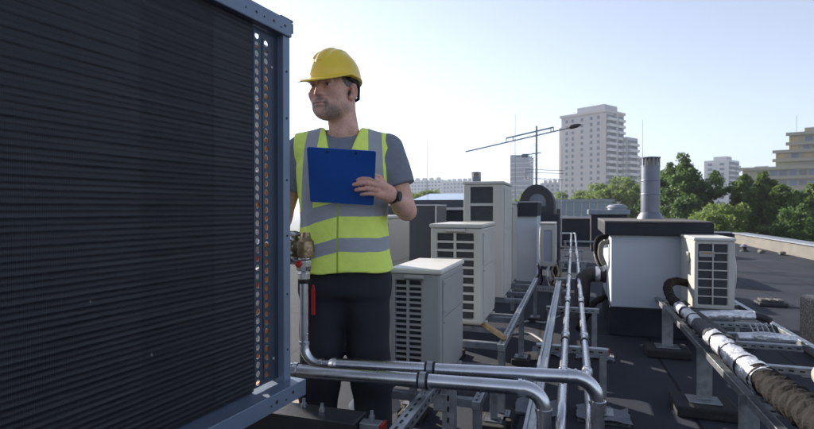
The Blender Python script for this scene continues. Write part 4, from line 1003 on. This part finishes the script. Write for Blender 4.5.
# ------------------------------------------------------------------ the man: smooth distance-field surfaces
class Field:
    def __init__(s, ax):
        s.ax = [np.asarray(a, np.float32) for a in ax]
        s.X, s.Y, s.Z = np.meshgrid(*s.ax, indexing='ij', sparse=True)
        s.d = np.full([len(a) for a in s.ax], 1.0, np.float32)
    def sl(s, lo, hi):
        r = []
        for a, l_, h_ in zip(s.ax, lo, hi):
            i, j = np.searchsorted(a, l_), np.searchsorted(a, h_); r.append(slice(int(i), int(max(i + 1, j))))
        return tuple(r)
    def put(s, fn, lo, hi, k=.012, op='u', pad=.06):
        lo = [v_ - pad for v_ in lo]; hi = [v_ + pad for v_ in hi]
        q = s.sl(lo, hi)
        X, Y, Z = s.X[q[0], :, :], s.Y[:, q[1], :], s.Z[:, :, q[2]]
        e = fn(X, Y, Z); a = s.d[q]
        if op == 'u':
            h = np.clip(k - np.abs(a - e), 0, None) / max(k, 1e-6); s.d[q] = np.minimum(a, e) - h * h * k * .25
        elif op == 's':
            e = -e; h = np.clip(k - np.abs(a - e), 0, None) / max(k, 1e-6); s.d[q] = np.maximum(a, e) + h * h * k * .25
        elif op == 'i':
            h = np.clip(k - np.abs(a - e), 0, None) / max(k, 1e-6); s.d[q] = np.maximum(a, e) + h * h * k * .25
    def cap(s, a, b, ra, rb, k=.012, op='u', sq=None):
        a, b = np.array(a, float), np.array(b, float); ab = b - a; L2 = max(1e-9, ab @ ab)
        def fn(X, Y, Z):
            t = np.clip(((X - a[0]) * ab[0] + (Y - a[1]) * ab[1] + (Z - a[2]) * ab[2]) / L2, 0, 1)
            dx, dy, dz = X - a[0] - t * ab[0], Y - a[1] - t * ab[1], Z - a[2] - t * ab[2]
            return np.sqrt(dx * dx + dy * dy + dz * dz) - (ra + (rb - ra) * t)
        r = max(ra, rb); s.put(fn, np.minimum(a, b) - r, np.maximum(a, b) + r, k, op)
    def ell(s, c, r, k=.012, op='u', T=None):
        # T: (origin, yaw) head frame
        c, r = np.array(c, float), np.array(r, float)
        if T is None:
            def fn(X, Y, Z):
                return (np.sqrt(((X - c[0]) / r[0]) ** 2 + ((Y - c[1]) / r[1]) ** 2 + ((Z - c[2]) / r[2]) ** 2) - 1) * r.min()
            s.put(fn, c - r, c + r, k, op)
        else:
            o, w = T; cw, sw = math.cos(w), math.sin(w)
            def fn(X, Y, Z):
                u = X - o[0]; v_ = Y - o[1]; x = cw * u + sw * v_; y = -sw * u + cw * v_; z = Z - o[2]
                return (np.sqrt(((x - c[0]) / r[0]) ** 2 + ((y - c[1]) / r[1]) ** 2 + ((z - c[2]) / r[2]) ** 2) - 1) * r.min()
            W = np.array([o[0] + cw * c[0] - sw * c[1], o[1] + sw * c[0] + cw * c[1], o[2] + c[2]]); rm = max(r[0], r[1])
            s.put(fn, W - [rm, rm, r[2]], W + [rm, rm, r[2]], k, op)
    def mesh(s, name, m_, parent, soft=0):
        d = s.d; nx, ny, nz = d.shape; ins = d < 0
        c8 = np.zeros((nx - 1, ny - 1, nz - 1), np.int8)
        for i in (0, 1):
            for j in (0, 1):
                for k in (0, 1): c8 += ins[i:nx - 1 + i, j:ny - 1 + j, k:nz - 1 + k]
        act = (c8 > 0) & (c8 < 8); idx = np.full(act.shape, -1, np.int64); cells = np.argwhere(act); idx[act] = np.arange(len(cells))
        I, J, K = cells.T; acc = np.zeros((len(cells), 3)); cnt = np.zeros(len(cells))
        co = [(i, j, k) for i in (0, 1) for j in (0, 1) for k in (0, 1)]
        for a in range(8):
            for b in range(a + 1, 8):
                pa, pb = co[a], co[b]
                if sum(abs(u - w) for u, w in zip(pa, pb)) != 1: continue
                da = d[I + pa[0], J + pa[1], K + pa[2]].astype(float); db = d[I + pb[0], J + pb[1], K + pb[2]].astype(float)
                q = (da < 0) != (db < 0); t = np.where(q, da / np.where(q, da - db, 1), 0)
                Pa = np.stack([s.ax[0][I + pa[0]], s.ax[1][J + pa[1]], s.ax[2][K + pa[2]]], 1); Pb = np.stack([s.ax[0][I + pb[0]], s.ax[1][J + pb[1]], s.ax[2][K + pb[2]]], 1)
                acc += np.where(q[:, None], Pa + (Pb - Pa) * t[:, None], 0); cnt += q
        V = acc / np.maximum(cnt, 1)[:, None]; F = []
        def quads(e, flip, A, B, C, D_):
            f = np.stack([A, B, C, D_], 1); F.append(np.where(flip[:, None], f[:, ::-1], f))
        q = np.argwhere(ins[:-1, 1:-1, 1:-1] != ins[1:, 1:-1, 1:-1]); i, j, k = q[:, 0], q[:, 1] + 1, q[:, 2] + 1
        quads(q, ~ins[i, j, k], idx[i, j - 1, k - 1], idx[i, j, k - 1], idx[i, j, k], idx[i, j - 1, k])
        q = np.argwhere(ins[1:-1, :-1, 1:-1] != ins[1:-1, 1:, 1:-1]); i, j, k = q[:, 0] + 1, q[:, 1], q[:, 2] + 1
        quads(q, ins[i, j, k] == 0, idx[i - 1, j, k - 1], idx[i - 1, j, k], idx[i, j, k], idx[i, j, k - 1])
        q = np.argwhere(ins[1:-1, 1:-1, :-1] != ins[1:-1, 1:-1, 1:]); i, j, k = q[:, 0] + 1, q[:, 1] + 1, q[:, 2]
        quads(q, ins[i, j, k] == 0, idx[i - 1, j - 1, k], idx[i, j - 1, k], idx[i, j, k], idx[i - 1, j, k])
        F = np.concatenate(F)
        me = bpy.data.meshes.new(name); me.vertices.add(len(V)); me.vertices.foreach_set('co', V.astype(np.float32).ravel())
        me.loops.add(4 * len(F)); me.loops.foreach_set('vertex_index', F.astype(np.int32).ravel())
        me.polygons.add(len(F)); me.polygons.foreach_set('loop_start', np.arange(0, 4 * len(F), 4, dtype=np.int32))
        me.polygons.foreach_set('use_smooth', np.ones(len(F), bool)); me.update(calc_edges=True); me.validate()
        me.materials.append(m_)
        o = bpy.data.objects.new(name, me); col.objects.link(o); o.parent = parent
        if soft:
            q = o.modifiers.new('soften', 'SMOOTH'); q.factor = .5; q.iterations = soft
        return o, V
def ax(*segs):
    out = []
    for a, b_, h in segs: out += list(np.arange(a, b_ - h * .25, h))
    out.append(segs[-1][1]); return np.array(out)
def folds(V, amp, f, seed):
    rg = np.random.default_rng(seed); s = np.zeros(np.broadcast(*V).shape, np.float32)
    for k in range(7):
        w = rg.normal(size=3); w /= np.linalg.norm(w); w *= f * rg.uniform(.6, 1.8); w[2] *= .7
        s = s + np.sin(V[0] * w[0] + V[1] * w[1] + V[2] * w[2] + rg.uniform(0, 6.28) + 1.2 * np.sin(V[0] * w[1] * .6 + V[2] * w[0] * .6)) / 7
    return amp * s

man = thing('person', 'man in yellow hard hat and high visibility vest holding a blue clipboard, looking aside', 'person', (-.94, 2.06, 0), YAW)
HO = (-.045, -.03, 1.752); HW = -R(23); HS = 1.09         # head origin at eye level, turned to his right
TH_ = (HO, HW)
TZ = [.80, .92, .99, 1.08, 1.20, 1.32, 1.42, 1.50, 1.555, 1.60]
TA = [.168, .172, .168, .160, .165, .178, .186, .176, .125, .070]
TB = [.115, .120, .115, .112, .113, .122, .125, .110, .082, .062]
TC = [.01, .01, .005, -.005, -.005, .0, .005, .012, .02, .025]
def torso(off, top=1.60, flare=0.):
    def fn(X, Y, Z):
        a = np.interp(Z, TZ, TA) + off + flare * np.clip(1.2 - Z, 0, 1) * .12; b_ = np.interp(Z, TZ, TB) + off + flare * np.clip(1.25 - Z, 0, 1) * .10; c = np.interp(Z, TZ, TC)
        # rounded, slightly boxy section
        p = 2.4
        e = ((np.abs(X) / a) ** p + (np.abs(Y - c) / b_) ** p) ** (1 / p) - 1
        return np.maximum(e * np.minimum(a, b_), Z - top)
    return fn
SH_L, EL_L, WR_L = (.188, .008, 1.505), (.268, -.03, 1.238), (.205, -.225, 1.302)
SH_R, EL_R, WR_R = (-.190, .012, 1.500), (-.275, .03, 1.215), (-.300, -.06, .965)
HIP = ((.088, .012, .92), (-.088, .012, .92)); KNEE = ((.115, -.005, .50), (-.110, -.02, .50)); ANK = ((.135, .03, .10), (-.125, .02, .10))
bd = Field((ax((-.40, .33, .0045)), ax((-.40, .20, .0045)), ax((.0, 1.16, .009), (1.16, 1.44, .0042), (1.44, 1.60, .006), (1.60, 1.96, .0030))))
bd.put(lambda X, Y, Z: np.maximum(torso(-.014, 1.57)(X, Y, Z), .90 - Z), (-.2, -.15, .88), (.2, .15, 1.58), .0)
for h_, kn, an in zip(HIP, KNEE, ANK):
    bd.cap(h_, kn, .075, .052, .03); bd.cap(kn, an, .052, .036, .02); bd.cap((an[0], an[1], .07), (an[0] + .02, an[1] - .13, .035), .036, .03, .02)
for sh, el_, wr in ((SH_L, EL_L, WR_L), (SH_R, EL_R, WR_R)):
    bd.cap(sh, el_, .050, .040, .03); mid = [a * .7 + b_ * .3 for a, b_ in zip(el_, wr)]
    bd.cap(el_, mid, .038, .0395, .02); bd.cap(mid, wr, .0395, .0255, .02)
# neck
bd.cap((.0, .022, 1.56), (-.018, .005, 1.68), .064, .062, .03)
bd.cap((-.05, -.035, 1.70), (.045, -.04, 1.575), .016, .018, .03); bd.cap((.02, .0, 1.72), (-.01, -.05, 1.57), .02, .018, .03)
# head
E_ = lambda c, r, k=.015, op='u': bd.ell([q * HS for q in c], [q * HS for q in r], k, op, TH_)
E_((0, .018, .035), (.077, .098, .085), .02); E_((0, -.035, -.030), (.063, .062, .088), .03); E_((0, -.052, -.083), (.047, .045, .037), .028)
E_((0, -.084, -.104), (.022, .018, .017), .018)
for s_ in (-1, 1):
    E_((s_ * .051, -.012, -.070), (.019, .028, .028), .025); E_((s_ * .043, -.064, -.027), (.021, .021, .020), .03)
    E_((s_ * .030, -.090, .019), (.024, .011, .009), .012)
    E_((s_ * .032, -.104, -.001), (.0175, .017, .0125), .012, 's')
E_((0, -.088, .012), (.012, .012, .02), .012)
E_((0, -.097, -.004), (.0080, .014, .02), .010); E_((0, -.104, -.022), (.0095, .016, .018), .010); E_((0, -.110, -.033), (.0120, .0115, .0100), .008)
for s_ in (-1, 1):
    E_((s_ * .0125, -.100, -.036), (.0085, .011, .0075), .006)
    E_((s_ * .0315, -.0810, -.001), (.0135, .0135, .0130), .002)
    E_((s_ * .0320, -.0850, .0085), (.0180, .0125, .0055), .005); E_((s_ * .0320, -.0845, -.0115), (.0165, .0115, .0050), .005)
E_((0, -.093, -.062), (.026, .014, .010), .012)
E_((0, -.1000, -.0665), (.0225, .0075, .0042), .006); E_((0, -.0990, -.0765), (.0195, .0080, .0052), .006); E_((0, -.109, -.0715), (.024, .009, .0009), .003, 's')
for s_ in (-1, 1):
    E_((s_ * .082, .020, -.008), (.011, .021, .034), .008); E_((s_ * .092, .014, -.004), (.0075, .012, .020), .004, 's'); E_((s_ * .084, .003, -.012), (.006, .006, .009), .004); E_((s_ * .077, .006, -.034), (.008, .010, .011), .006)
# left hand on the clipboard edge: palm, five digits
def fingers(F_, root, kn, tips, r):
    pass
PALM = [(.200, -.232, 1.305), (.163, -.268, 1.322)]
bd.cap(WR_L, PALM[0], .0265, .026, .012); bd.cap((.198, -.238, 1.318), (.160, -.276, 1.342), .022, .0185, .014); bd.cap((.196, -.236, 1.296), (.158, -.270, 1.304), .022, .018, .014)
FG = [((.162, -.284, 1.352), (.128, -.299, 1.364), (.102, -.302, 1.362), (.084, -.298, 1.357), .0098),
      ((.158, -.287, 1.336), (.118, -.301, 1.345), (.090, -.302, 1.342), (.070, -.297, 1.338), .0100),
      ((.156, -.283, 1.319), (.120, -.294, 1.324), (.094, -.295, 1.321), (.077, -.290, 1.318), .0095),
      ((.157, -.275, 1.303), (.130, -.283, 1.305), (.110, -.284, 1.303), (.096, -.280, 1.301), .0082)]
for a, b_, c, d_, r_ in FG:
    bd.cap(a, b_, r_ * 1.08, r_, .004); bd.cap(b_, c, r_ * 1.02, r_ * .92, .002); bd.cap(c, d_, r_ * .92, r_ * .80, .002)
bd.cap((.185, -.225, 1.335), (.160, -.232, 1.368), .0145, .0125, .010); bd.cap((.160, -.232, 1.368), (.128, -.240, 1.378), .0118, .0095, .003)
# right hand hanging at his side
bd.cap(WR_R, (-.302, -.078, .915), .026, .024, .012); bd.cap((-.302, -.060, .925), (-.300, -.066, .87), .017, .016, .012); bd.cap((-.302, -.092, .925), (-.298, -.100, .87), .017, .016, .012)
for k, (yy, L) in enumerate(((-.108, .070), (-.090, .078), (-.072, .072), (-.056, .058))):
    bd.cap((-.299, yy, .868), (-.292, yy - .004, .868 - L * .55), .0092, .0086, .003); bd.cap((-.292, yy - .004, .868 - L * .55), (-.276, yy - .004, .868 - L), .0086, .0074, .002)
bd.cap((-.296, -.098, .93), (-.285, -.128, .885), .0135, .0105, .008); bd.cap((-.285, -.128, .885), (-.277, -.132, .855), .0105, .0085, .002)

def mat_skin():
    m = bpy.data.materials.new('skin'); m.use_nodes = True
    n, l, p = nodes_of(m)
    at = n.new('ShaderNodeAttribute'); at.attribute_name = 'tone'
    tc = n.new('ShaderNodeTexCoord'); nz = n.new('ShaderNodeTexNoise'); nz.inputs['Scale'].default_value = 120; nz.inputs['Detail'].default_value = 3
    l.new(tc.outputs['Object'], nz.inputs['Vector'])
    hs = n.new('ShaderNodeHueSaturation'); mr = n.new('ShaderNodeMapRange'); mr.inputs[3].default_value = .70; mr.inputs[4].default_value = 1.28
    l.new(nz.outputs[0], mr.inputs[0]); l.new(mr.outputs[0], hs.inputs['Value']); l.new(at.outputs['Color'], hs.inputs['Color']); l.new(hs.outputs[0], p.inputs['Base Color'])
    p.inputs['Roughness'].default_value = .62; p.inputs['Specular IOR Level'].default_value = .28
    p.inputs['Subsurface Weight'].default_value = .06; p.inputs['Subsurface Radius'].default_value = (.01, .004, .002)
    b = n.new('ShaderNodeBump'); b.inputs['Strength'].default_value = .3; b.inputs['Distance'].default_value = .002
    l.new(nz.outputs[0], b.inputs['Height']); l.new(b.outputs[0], p.inputs['Normal'])
    return m
body, V = bd.mesh('body', mat_skin(), man, 1)
cw, sw = math.cos(HW), math.sin(HW)
u, w = V[:, 0] - HO[0], V[:, 1] - HO[1]; hx, hy, hz = (cw * u + sw * w) / HS, (-sw * u + cw * w) / HS, (V[:, 2] - HO[2]) / HS
skin = np.tile(np.array([.70, .41, .315]), (len(V), 1))
def blob(c, r, soft=.5):
    e = np.sqrt(((np.abs(hx) - c[0]) / r[0]) ** 2 + ((hy - c[1]) / r[1]) ** 2 + ((hz - c[2]) / r[2]) ** 2); return np.clip((1 - e) / soft, 0, 1)[:, None]
def paint(c, wgt): 
    global skin
    skin = skin * (1 - wgt) + np.array(c) * wgt
paint((.50, .215, .15), .7 * blob((.045, -.07, -.03), (.035, .04, .03), .9)); paint((.52, .21, .15), .7 * blob((0, -.115, -.033), (.02, .025, .02), .8))
paint((.50, .22, .16), .6 * blob((.083, .015, -.005), (.02, .03, .04), .6))
rg_ = np.random.default_rng(3); stub = (.75 + .5 * rg_.random(len(V)))[:, None]
beard = np.maximum.reduce([blob((.03, -.06, -.098), (.05, .06, .045), .5), blob((.055, -.015, -.075), (.03, .05, .032), .6) * .8, blob((0, -.10, -.056), (.03, .02, .012), .5), blob((.027, -.09, -.072), (.012, .03, .025), .5)])
mouth = np.maximum(blob((0, -.106, -.0675), (.024, .016, .0065), .5), blob((0, -.104, -.0785), (.021, .016, .0075), .5))
paint((.165, .135, .118), np.clip(.80 * beard * stub, 0, .85) * (1 - mouth)); paint((.44, .20, .165), .75 * mouth)
paint((.060, .045, .036), .95 * blob((.031, -.092, .021), (.024, .022, .0065), .5))
paint((.60, .58, .55), blob((.0315, -.094, -.0015), (.0115, .012, .0055), .3)); paint((.05, .04, .035), blob((.0315 + 0, -.096, -.001), (.0052, .012, .0056), .3))
paint((.06, .04, .035), .8 * blob((.032, -.095, .0055), (.016, .014, .0022), .5))
hand = (np.abs(V[:, 0] - .13) < .09) & (V[:, 1] < -.22) & (V[:, 2] < 1.4)
skin[hand] *= [1.02, .96, .96]
ca = body.data.color_attributes.new('tone', 'FLOAT_COLOR', 'POINT')
ca.data.foreach_set('color', np.concatenate([np.clip(skin, 0, 1), np.ones((len(V), 1))], 1).astype(np.float32).ravel())

# clothing
def wave_bump(m, scale, strength):
    n, l, p = nodes_of(m); tc = n.new('ShaderNodeTexCoord'); nz = n.new('ShaderNodeTexNoise'); nz.inputs['Scale'].default_value = scale; nz.inputs['Detail'].default_value = 4
    l.new(tc.outputs['Object'], nz.inputs['Vector']); b = n.new('ShaderNodeBump'); b.inputs['Strength'].default_value = strength; b.inputs['Distance'].default_value = .01
    l.new(nz.outputs[0], b.inputs['Height']); l.new(b.outputs[0], p.inputs['Normal']); return m
M['tee'] = wave_bump(mat('grey_tshirt', (.19, .21, .25), .9, var=.08, scale=40), 14, .5)
M['trouser'] = wave_bump(mat('navy_trousers', (.014, .0155, .021), .85, var=.2, scale=20), 10, .6)
M['boot'] = mat('boot_leather', (.03, .025, .02), .6, var=.2)
f = Field((ax((-.36, .36, .006)), ax((-.20, .22, .006)), ax((.90, 1.66, .006))))
f.put(torso(.004, 1.592), (-.2, -.15, .90), (.2, .15, 1.62), .0)
for sh, el_ in ((SH_L, EL_L), (SH_R, EL_R)):
    q = [a * .34 + b_ * .66 for a, b_ in zip(sh, el_)]; f.cap(sh, q, .066, .068, .035)
for sh, el_ in ((SH_L, EL_L), (SH_R, EL_R)):
    q = np.array([a * .40 + b_ * .60 for a, b_ in zip(sh, el_)]); nn = np.array(el_) - np.array(sh); nn /= np.linalg.norm(nn)
    f.put(lambda X, Y, Z: np.maximum(-((X - q[0]) * nn[0] + (Y - q[1]) * nn[1] + (Z - q[2]) * nn[2]), np.sqrt((X - q[0]) ** 2 + (Y - q[1]) ** 2 + (Z - q[2]) ** 2) - .11), q - .1, q + .1, .002, 's')
f.cap((.0, .01, 1.55), (.0, -.04, 1.66), .066, .09, .008, 's')
f.d += folds((f.X, f.Y, f.Z), .0058, 36, 2).astype(np.float32)
f.mesh('t_shirt', M['tee'], man, 3)
# vest with its reflective bands drawn by place on the cloth
def mat_vest():
    m = mat('hi_vis_vest', (.80, .98, .17), .75, var=.06, scale=30)
    n, l, p = nodes_of(m); tc = n.new('ShaderNodeTexCoord'); sep = n.new('ShaderNodeSeparateXYZ'); l.new(tc.outputs['Object'], sep.inputs[0])
    def mth(op, a, b_, c=None):
        k = n.new('ShaderNodeMath'); k.operation = op
        for i, v_ in enumerate((a, b_, c)):
            if v_ is None: continue
            if isinstance(v_, (int, float)): k.inputs[i].default_value = v_
            else: l.new(v_, k.inputs[i])
        return k.outputs[0]
    wz = n.new('ShaderNodeTexNoise'); wz.inputs['Scale'].default_value = 7; l.new(tc.outputs['Object'], wz.inputs['Vector'])
    z = mth('MULTIPLY_ADD', wz.outputs[0], .022, sep.outputs[2]); ax_ = mth('ABSOLUTE', mth('ADD', sep.outputs[0], -.004), 0.)
    xs = mth('ADD', ax_, mth('MULTIPLY', mth('ADD', z, -1.40), .06))     # shoulder bands lean in a little
    def band(v_, a, b_): return mth('MULTIPLY', mth('GREATER_THAN', v_, a), mth('LESS_THAN', v_, b_))
    zs = mth('MULTIPLY_ADD', mth('MINIMUM', mth('ADD', sep.outputs[0], .012), 0.), -.28, z)                      # waist bands sag towards his right
    lower = band(zs, 1.083, 1.140); upper = band(zs, 1.225, 1.288)
    vert = mth('MULTIPLY', band(xs, .112, .168), mth('GREATER_THAN', zs, 1.25))
    g_ = mth('MAXIMUM', mth('MAXIMUM', lower, upper), vert)
    zip_ = mth('MULTIPLY', mth('LESS_THAN', mth('ABSOLUTE', mth('ADD', sep.outputs[0], .012), 0.), .0035), mth('LESS_THAN', sep.outputs[1], 0.))
    old = p.inputs['Base Color'].links[0].from_socket
    mx = n.new('ShaderNodeMix'); mx.data_type = 'RGBA'; mx.inputs[7].default_value = (.34, .355, .385, 1); l.new(g_, mx.inputs[0]); l.new(old, mx.inputs[6])
    m2 = n.new('ShaderNodeMix'); m2.data_type = 'RGBA'; m2.inputs[7].default_value = (.34, .48, .04, 1); l.new(zip_, m2.inputs[0]); l.new(mx.outputs[2], m2.inputs[6])
    l.new(m2.outputs[2], p.inputs['Base Color'])
    for k in [q for q in n if q.type == 'MAP_RANGE']:
        pass
    wave_bump(m, 11, .9)
    return m
f = Field((ax((-.30, .30, .005)), ax((-.22, .24, .005)), ax((.93, 1.64, .005))))
f.put(torso(.020, 1.588, 1.), (-.27, -.2, .90), (.27, .2, 1.60), .0)
for sh, s_ in ((SH_L, 1), (SH_R, -1)): f.cap((s_ * .10, .012, 1.532), (s_ * .185, .010, 1.500), .060, .070, .03)
f.put(lambda X, Y, Z: .985 - Z + 0 * X + 0 * Y + .006 * np.sin(X * 23), (-.4, -.4, .8), (.4, .4, 1.1), .004, 'i', 0)
f.put(lambda X, Y, Z: np.abs(X) - (.206 - np.clip(1.50 - Z, 0, .20) * .05 + np.clip(1.33 - Z, 0, .2) * .35) + 0 * Y, (-.4, -.4, .8), (.4, .4, 1.7), .004, 'i', 0)
f.put(lambda X, Y, Z: np.maximum(np.abs(X + .004) - np.clip((Z - 1.375) * .385, -.01, .076), Y - .03) , (-.1, -.3, 1.36), (.1, .03, 1.66), .004, 's')
f.cap((-.006, .015, 1.57), (-.01, .0, 1.70), .078, .13, .006, 's')
f.d += folds((f.X, f.Y, f.Z), .0085, 24, 5).astype(np.float32) + folds((f.X, f.Y, f.Z * .5), .0030, 55, 15).astype(np.float32)
f.mesh('vest', mat_vest(), man, 3)
f = Field((ax((-.26, .26, .008)), ax((-.17, .19, .008)), ax((.05, 1.06, .008))))
f.put(torso(.008, 1.03), (-.2, -.15, .80), (.2, .15, 1.03), .0)
f.put(lambda X, Y, Z: .885 - Z + 0 * X + 0 * Y, (-.4, -.4, .7), (.4, .4, 1.), .03, 'i', 0)
for h_, kn, an in zip(HIP, KNEE, ANK): f.cap((h_[0], h_[1], .93), kn, .104, .086, .05); f.cap(kn, (an[0], an[1], .09), .086, .072, .03)
f.put(lambda X, Y, Z: .075 - Z + 0 * X + 0 * Y, (-.4, -.4, 0), (.4, .4, .2), .004, 'i', 0)
f.d += folds((f.X, f.Y, f.Z), .009, 26, 8).astype(np.float32)
f.mesh('trousers', M['trouser'], man, 3)
f = Field((ax((-.26, .28, .008)), ax((-.26, .14, .008)), ax((-.03, .22, .008))))
for an in ANK: f.cap((an[0], an[1] + .02, .17), (an[0], an[1] + .02, .05), .056, .052, .02); f.cap((an[0], an[1] + .02, .045), (an[0] + .02, an[1] - .17, .040), .046, .046, .03)
f.put(lambda X, Y, Z: .002 - Z + 0 * X + 0 * Y, (-.4, -.4, -.1), (.4, .4, .1), .003, 'i', 0)
f.mesh('boots', M['boot'], man, 3)
# hair below the helmet
f = Field((ax((HO[0] - .13, HO[0] + .13, .0035)), ax((HO[1] - .13, HO[1] + .15, .0035)), ax((1.66, 1.88, .0035))))
f.ell([q * HS for q in (0, .019, .035)], [q * HS for q in (.0815, .1025, .088)], .0, 'u', TH_); f.ell([q * HS for q in (0, .05, -.02)], [q * HS for q in (.060, .062, .06)], .02, 'u', TH_)
def hcut(X, Y, Z):
    u_ = X - HO[0]; v_ = Y - HO[1]; y_ = -sw * u_ + cw * v_; z_ = Z - HO[2]
    return np.maximum(-(y_ - .005 + .35 * np.clip(-.0 - z_, 0, 1)) - .0 * z_, -(z_ + .055))
def hcut2(X, Y, Z):
    u_ = X - HO[0]; v_ = Y - HO[1]; y_ = -sw * u_ + cw * v_; x_ = cw * u_ + sw * v_; z_ = Z - HO[2]
    return np.maximum(-(y_ + .048), -(z_ - .004)) * .7
f.put(lambda X, Y, Z: np.minimum(hcut(X, Y, Z), hcut2(X, Y, Z)), (-1, -1, 1), (1, 1, 2), .004, 'i', 0)
f.mesh('hair', wave_bump(mat('grey_hair', (.20, .19, .18), .7, var=.5, scale=140), 160, .9), man, 2)
# hard hat
M['hat'] = mat('hard_hat_yellow', (.80, .56, .035), .34, var=.04, scale=6, coat=.25)
f = Field((ax((HO[0] - .20, HO[0] + .19, .0032)), ax((HO[1] - .22, HO[1] + .19, .0032)), ax((1.73, 1.965, .0032))))
HT = 1.09
def hframe(fn):
    def g_(X, Y, Z):
        u_ = X - HO[0]; v_ = Y - HO[1]; y_ = -sw * u_ + cw * v_; x_ = cw * u_ + sw * v_; return fn(x_ / HT, y_ / HT, (Z - HO[2]) / HT) * HT
    return g_
def dome(off):
    def fn(x, y, z):
        y = y - .012; zz = z - .045; ex = np.sqrt((x / (.098 + off)) ** 2 + (y / (.122 + off)) ** 2 + (np.clip(zz, 0, 1) / (.112 + off)) ** 2 + (np.clip(-zz, 0, 1) / .9) ** 2) - 1
        return ex * (.098 + off)
    return fn
big = ((-1, -1, 1), (1, 1, 2.5))
f.put(hframe(dome(0.)), *big, .0, 'u', 0)
# ribs on top
f.put(hframe(lambda x, y, z: np.maximum(dome(.0055)(x, y, z), np.maximum(np.abs(x) - .013, -(z - .09)))), *big, .006, 'u', 0)
for s_ in (-1, 1): f.put(hframe(lambda x, y, z: np.maximum(dome(.0040)(x, y, z), np.maximum(np.abs(x - s_ * .040) - .007, -(z - .105)))), *big, .006, 'u', 0)
tilt = lambda y: .040 - np.clip(-(y + .05), 0, 1) * .34
# brim: longer towards the face
f.put(hframe(lambda x, y, z: np.maximum(np.sqrt((x / .112) ** 2 + ((y + .012) / np.where(y < -.012, .166, .142)) ** 2) * .112 - .112, np.abs(z - (tilt(y) - .14 * np.clip(y - .05, 0, 1))) - .0042)), *big, .009, 'u', 0)
f.put(hframe(dome(-.0085)), *big, .0005, 's', 0)
f.put(hframe(lambda x, y, z: (tilt(y) - .14 * np.clip(y - .05, 0, 1)) - .0045 - z + 0 * x), *big, .001, 'i', 0)
hat, _v = f.mesh('hard_hat', M['hat'], man, 4)
def hp(x, y, z): return (HO[0] + HT * (cw * x - sw * y), HO[1] + HT * (sw * x + cw * y), HO[2] + HT * z)
m = MB()
for s_ in (-1, 1):
    m.tube([hp(s_ * .088, -.03, .035), hp(s_ * .086, .05, .022), hp(s_ * .055, .105, -.02), hp(0, .122, -.035)], .007, 8)
m.lathe([(.001, 0), (.017, .003), (.019, .02), (.001, .024)], hp(0, .118, -.036), (-sw, cw, 0), 14)
m.build('headband', M['rubber'], hat, autosmooth=True)
# watch
d_w = (Vector(PALM[0]) - Vector(EL_L)).normalized(); wc = Vector(WR_L) - d_w * .012
q = MB().tube([wc - d_w * .011, wc + d_w * .011], .0305, 24, False).build('watch', M['rubber'], man, autosmooth=True)
sd_ = q.modifiers.new('thick', 'SOLIDIFY'); sd_.thickness = .003
nrm = (Vector((.55, -.80, .1)) - d_w * Vector((.55, -.80, .1)).dot(d_w)).normalized()
MB().lathe([(.0185, 0), (.0200, .003), (.0200, .009), (.017, .0115), (.001, .0115)], wc + nrm * .0275, nrm, 28).build('watch_case', M['blk_steel'], q, autosmooth=True)
# clipboard, held: a thing of its own
cb = thing('clipboard', 'blue clipboard held up in front of the yellow vest, seen from behind', 'clipboard', (-.94, 2.06, 0), YAW)
M['clip_blue'] = mat('clipboard_blue', (.016, .105, .46), .42, var=.10, scale=5)
c0, c1 = Vector((.016, -.218, 1.268)), Vector((.036, -.392, 1.460))
upv = (c1 - c0).normalized(); rt = Vector((1, .0, 0)); rt = (rt - upv * rt.dot(upv)).normalized(); nv = rt.cross(upv).normalized()
def cp(a, b_, c): return c0 + rt * a + upv * b_ + nv * c
Lb = (c1 - c0).length; hw = .123; rr = .008; outl = []
for cx, cy, a0 in ((hw - rr, rr, -90), (hw - rr, Lb - rr, 0), (-hw + rr, Lb - rr, 90), (-hw + rr, rr, 180)):
    for k in range(5):
        a = R(a0 + 22.5 * k); outl.append((cx + rr * math.cos(a), cy + rr * math.sin(a)))
def slab_(o_, c_a, c_b):
    n = len(o_); vs = [cp(a, b_, c_a) for a, b_ in o_] + [cp(a, b_, c_b) for a, b_ in o_]
    return MB().add(vs, [tuple(range(n)), tuple(range(2 * n - 1, n - 1, -1))] + [(i, (i + 1) % n, n + (i + 1) % n, n + i) for i in range(n)])
brd = slab_(outl, -.0015, .0015).build('board', M['clip_blue'], cb)
slab_([(-.105, .012), (.105, .012), (.105, Lb - .02), (-.105, Lb - .02)], -.0032 if nv.y < 0 else .0018, -.0018 if nv.y < 0 else .0032).build('paper', M['balcony'], cb)
sg = -1 if nv.y < 0 else 1
m = MB()
for xx in (-.052, .052): MB().lathe([(.004, 0), (.004, .001), (.002, .002)], cp(xx, Lb - .014, -sg * .0015), -nv * sg, 10).build('rivet', M['rubber'], brd)
slab_([(-.06, Lb - .035), (.06, Lb - .035), (.05, Lb - .004), (-.05, Lb - .004)], sg * .0034, sg * .010).build('clip', M['galv'], cb, bevel=.002)

# ------------------------------------------------------------------ the air between here and the towers
hz = bpy.data.materials.new('haze'); hz.use_nodes = True
hn, hl = hz.node_tree.nodes, hz.node_tree.links
hn.remove(hn['Principled BSDF'])
pv = hn.new('ShaderNodeVolumePrincipled')
pv.inputs['Color'].default_value = (.80, .88, 1.0, 1); pv.inputs['Density'].default_value = .00045; pv.inputs['Anisotropy'].default_value = .35
hl.new(pv.outputs[0], hn['Material Output'].inputs['Volume'])
tag(MB().box(-1850, 1850, -1550, 2650, -22.0, 62).build('haze', hz), kind='stuff')
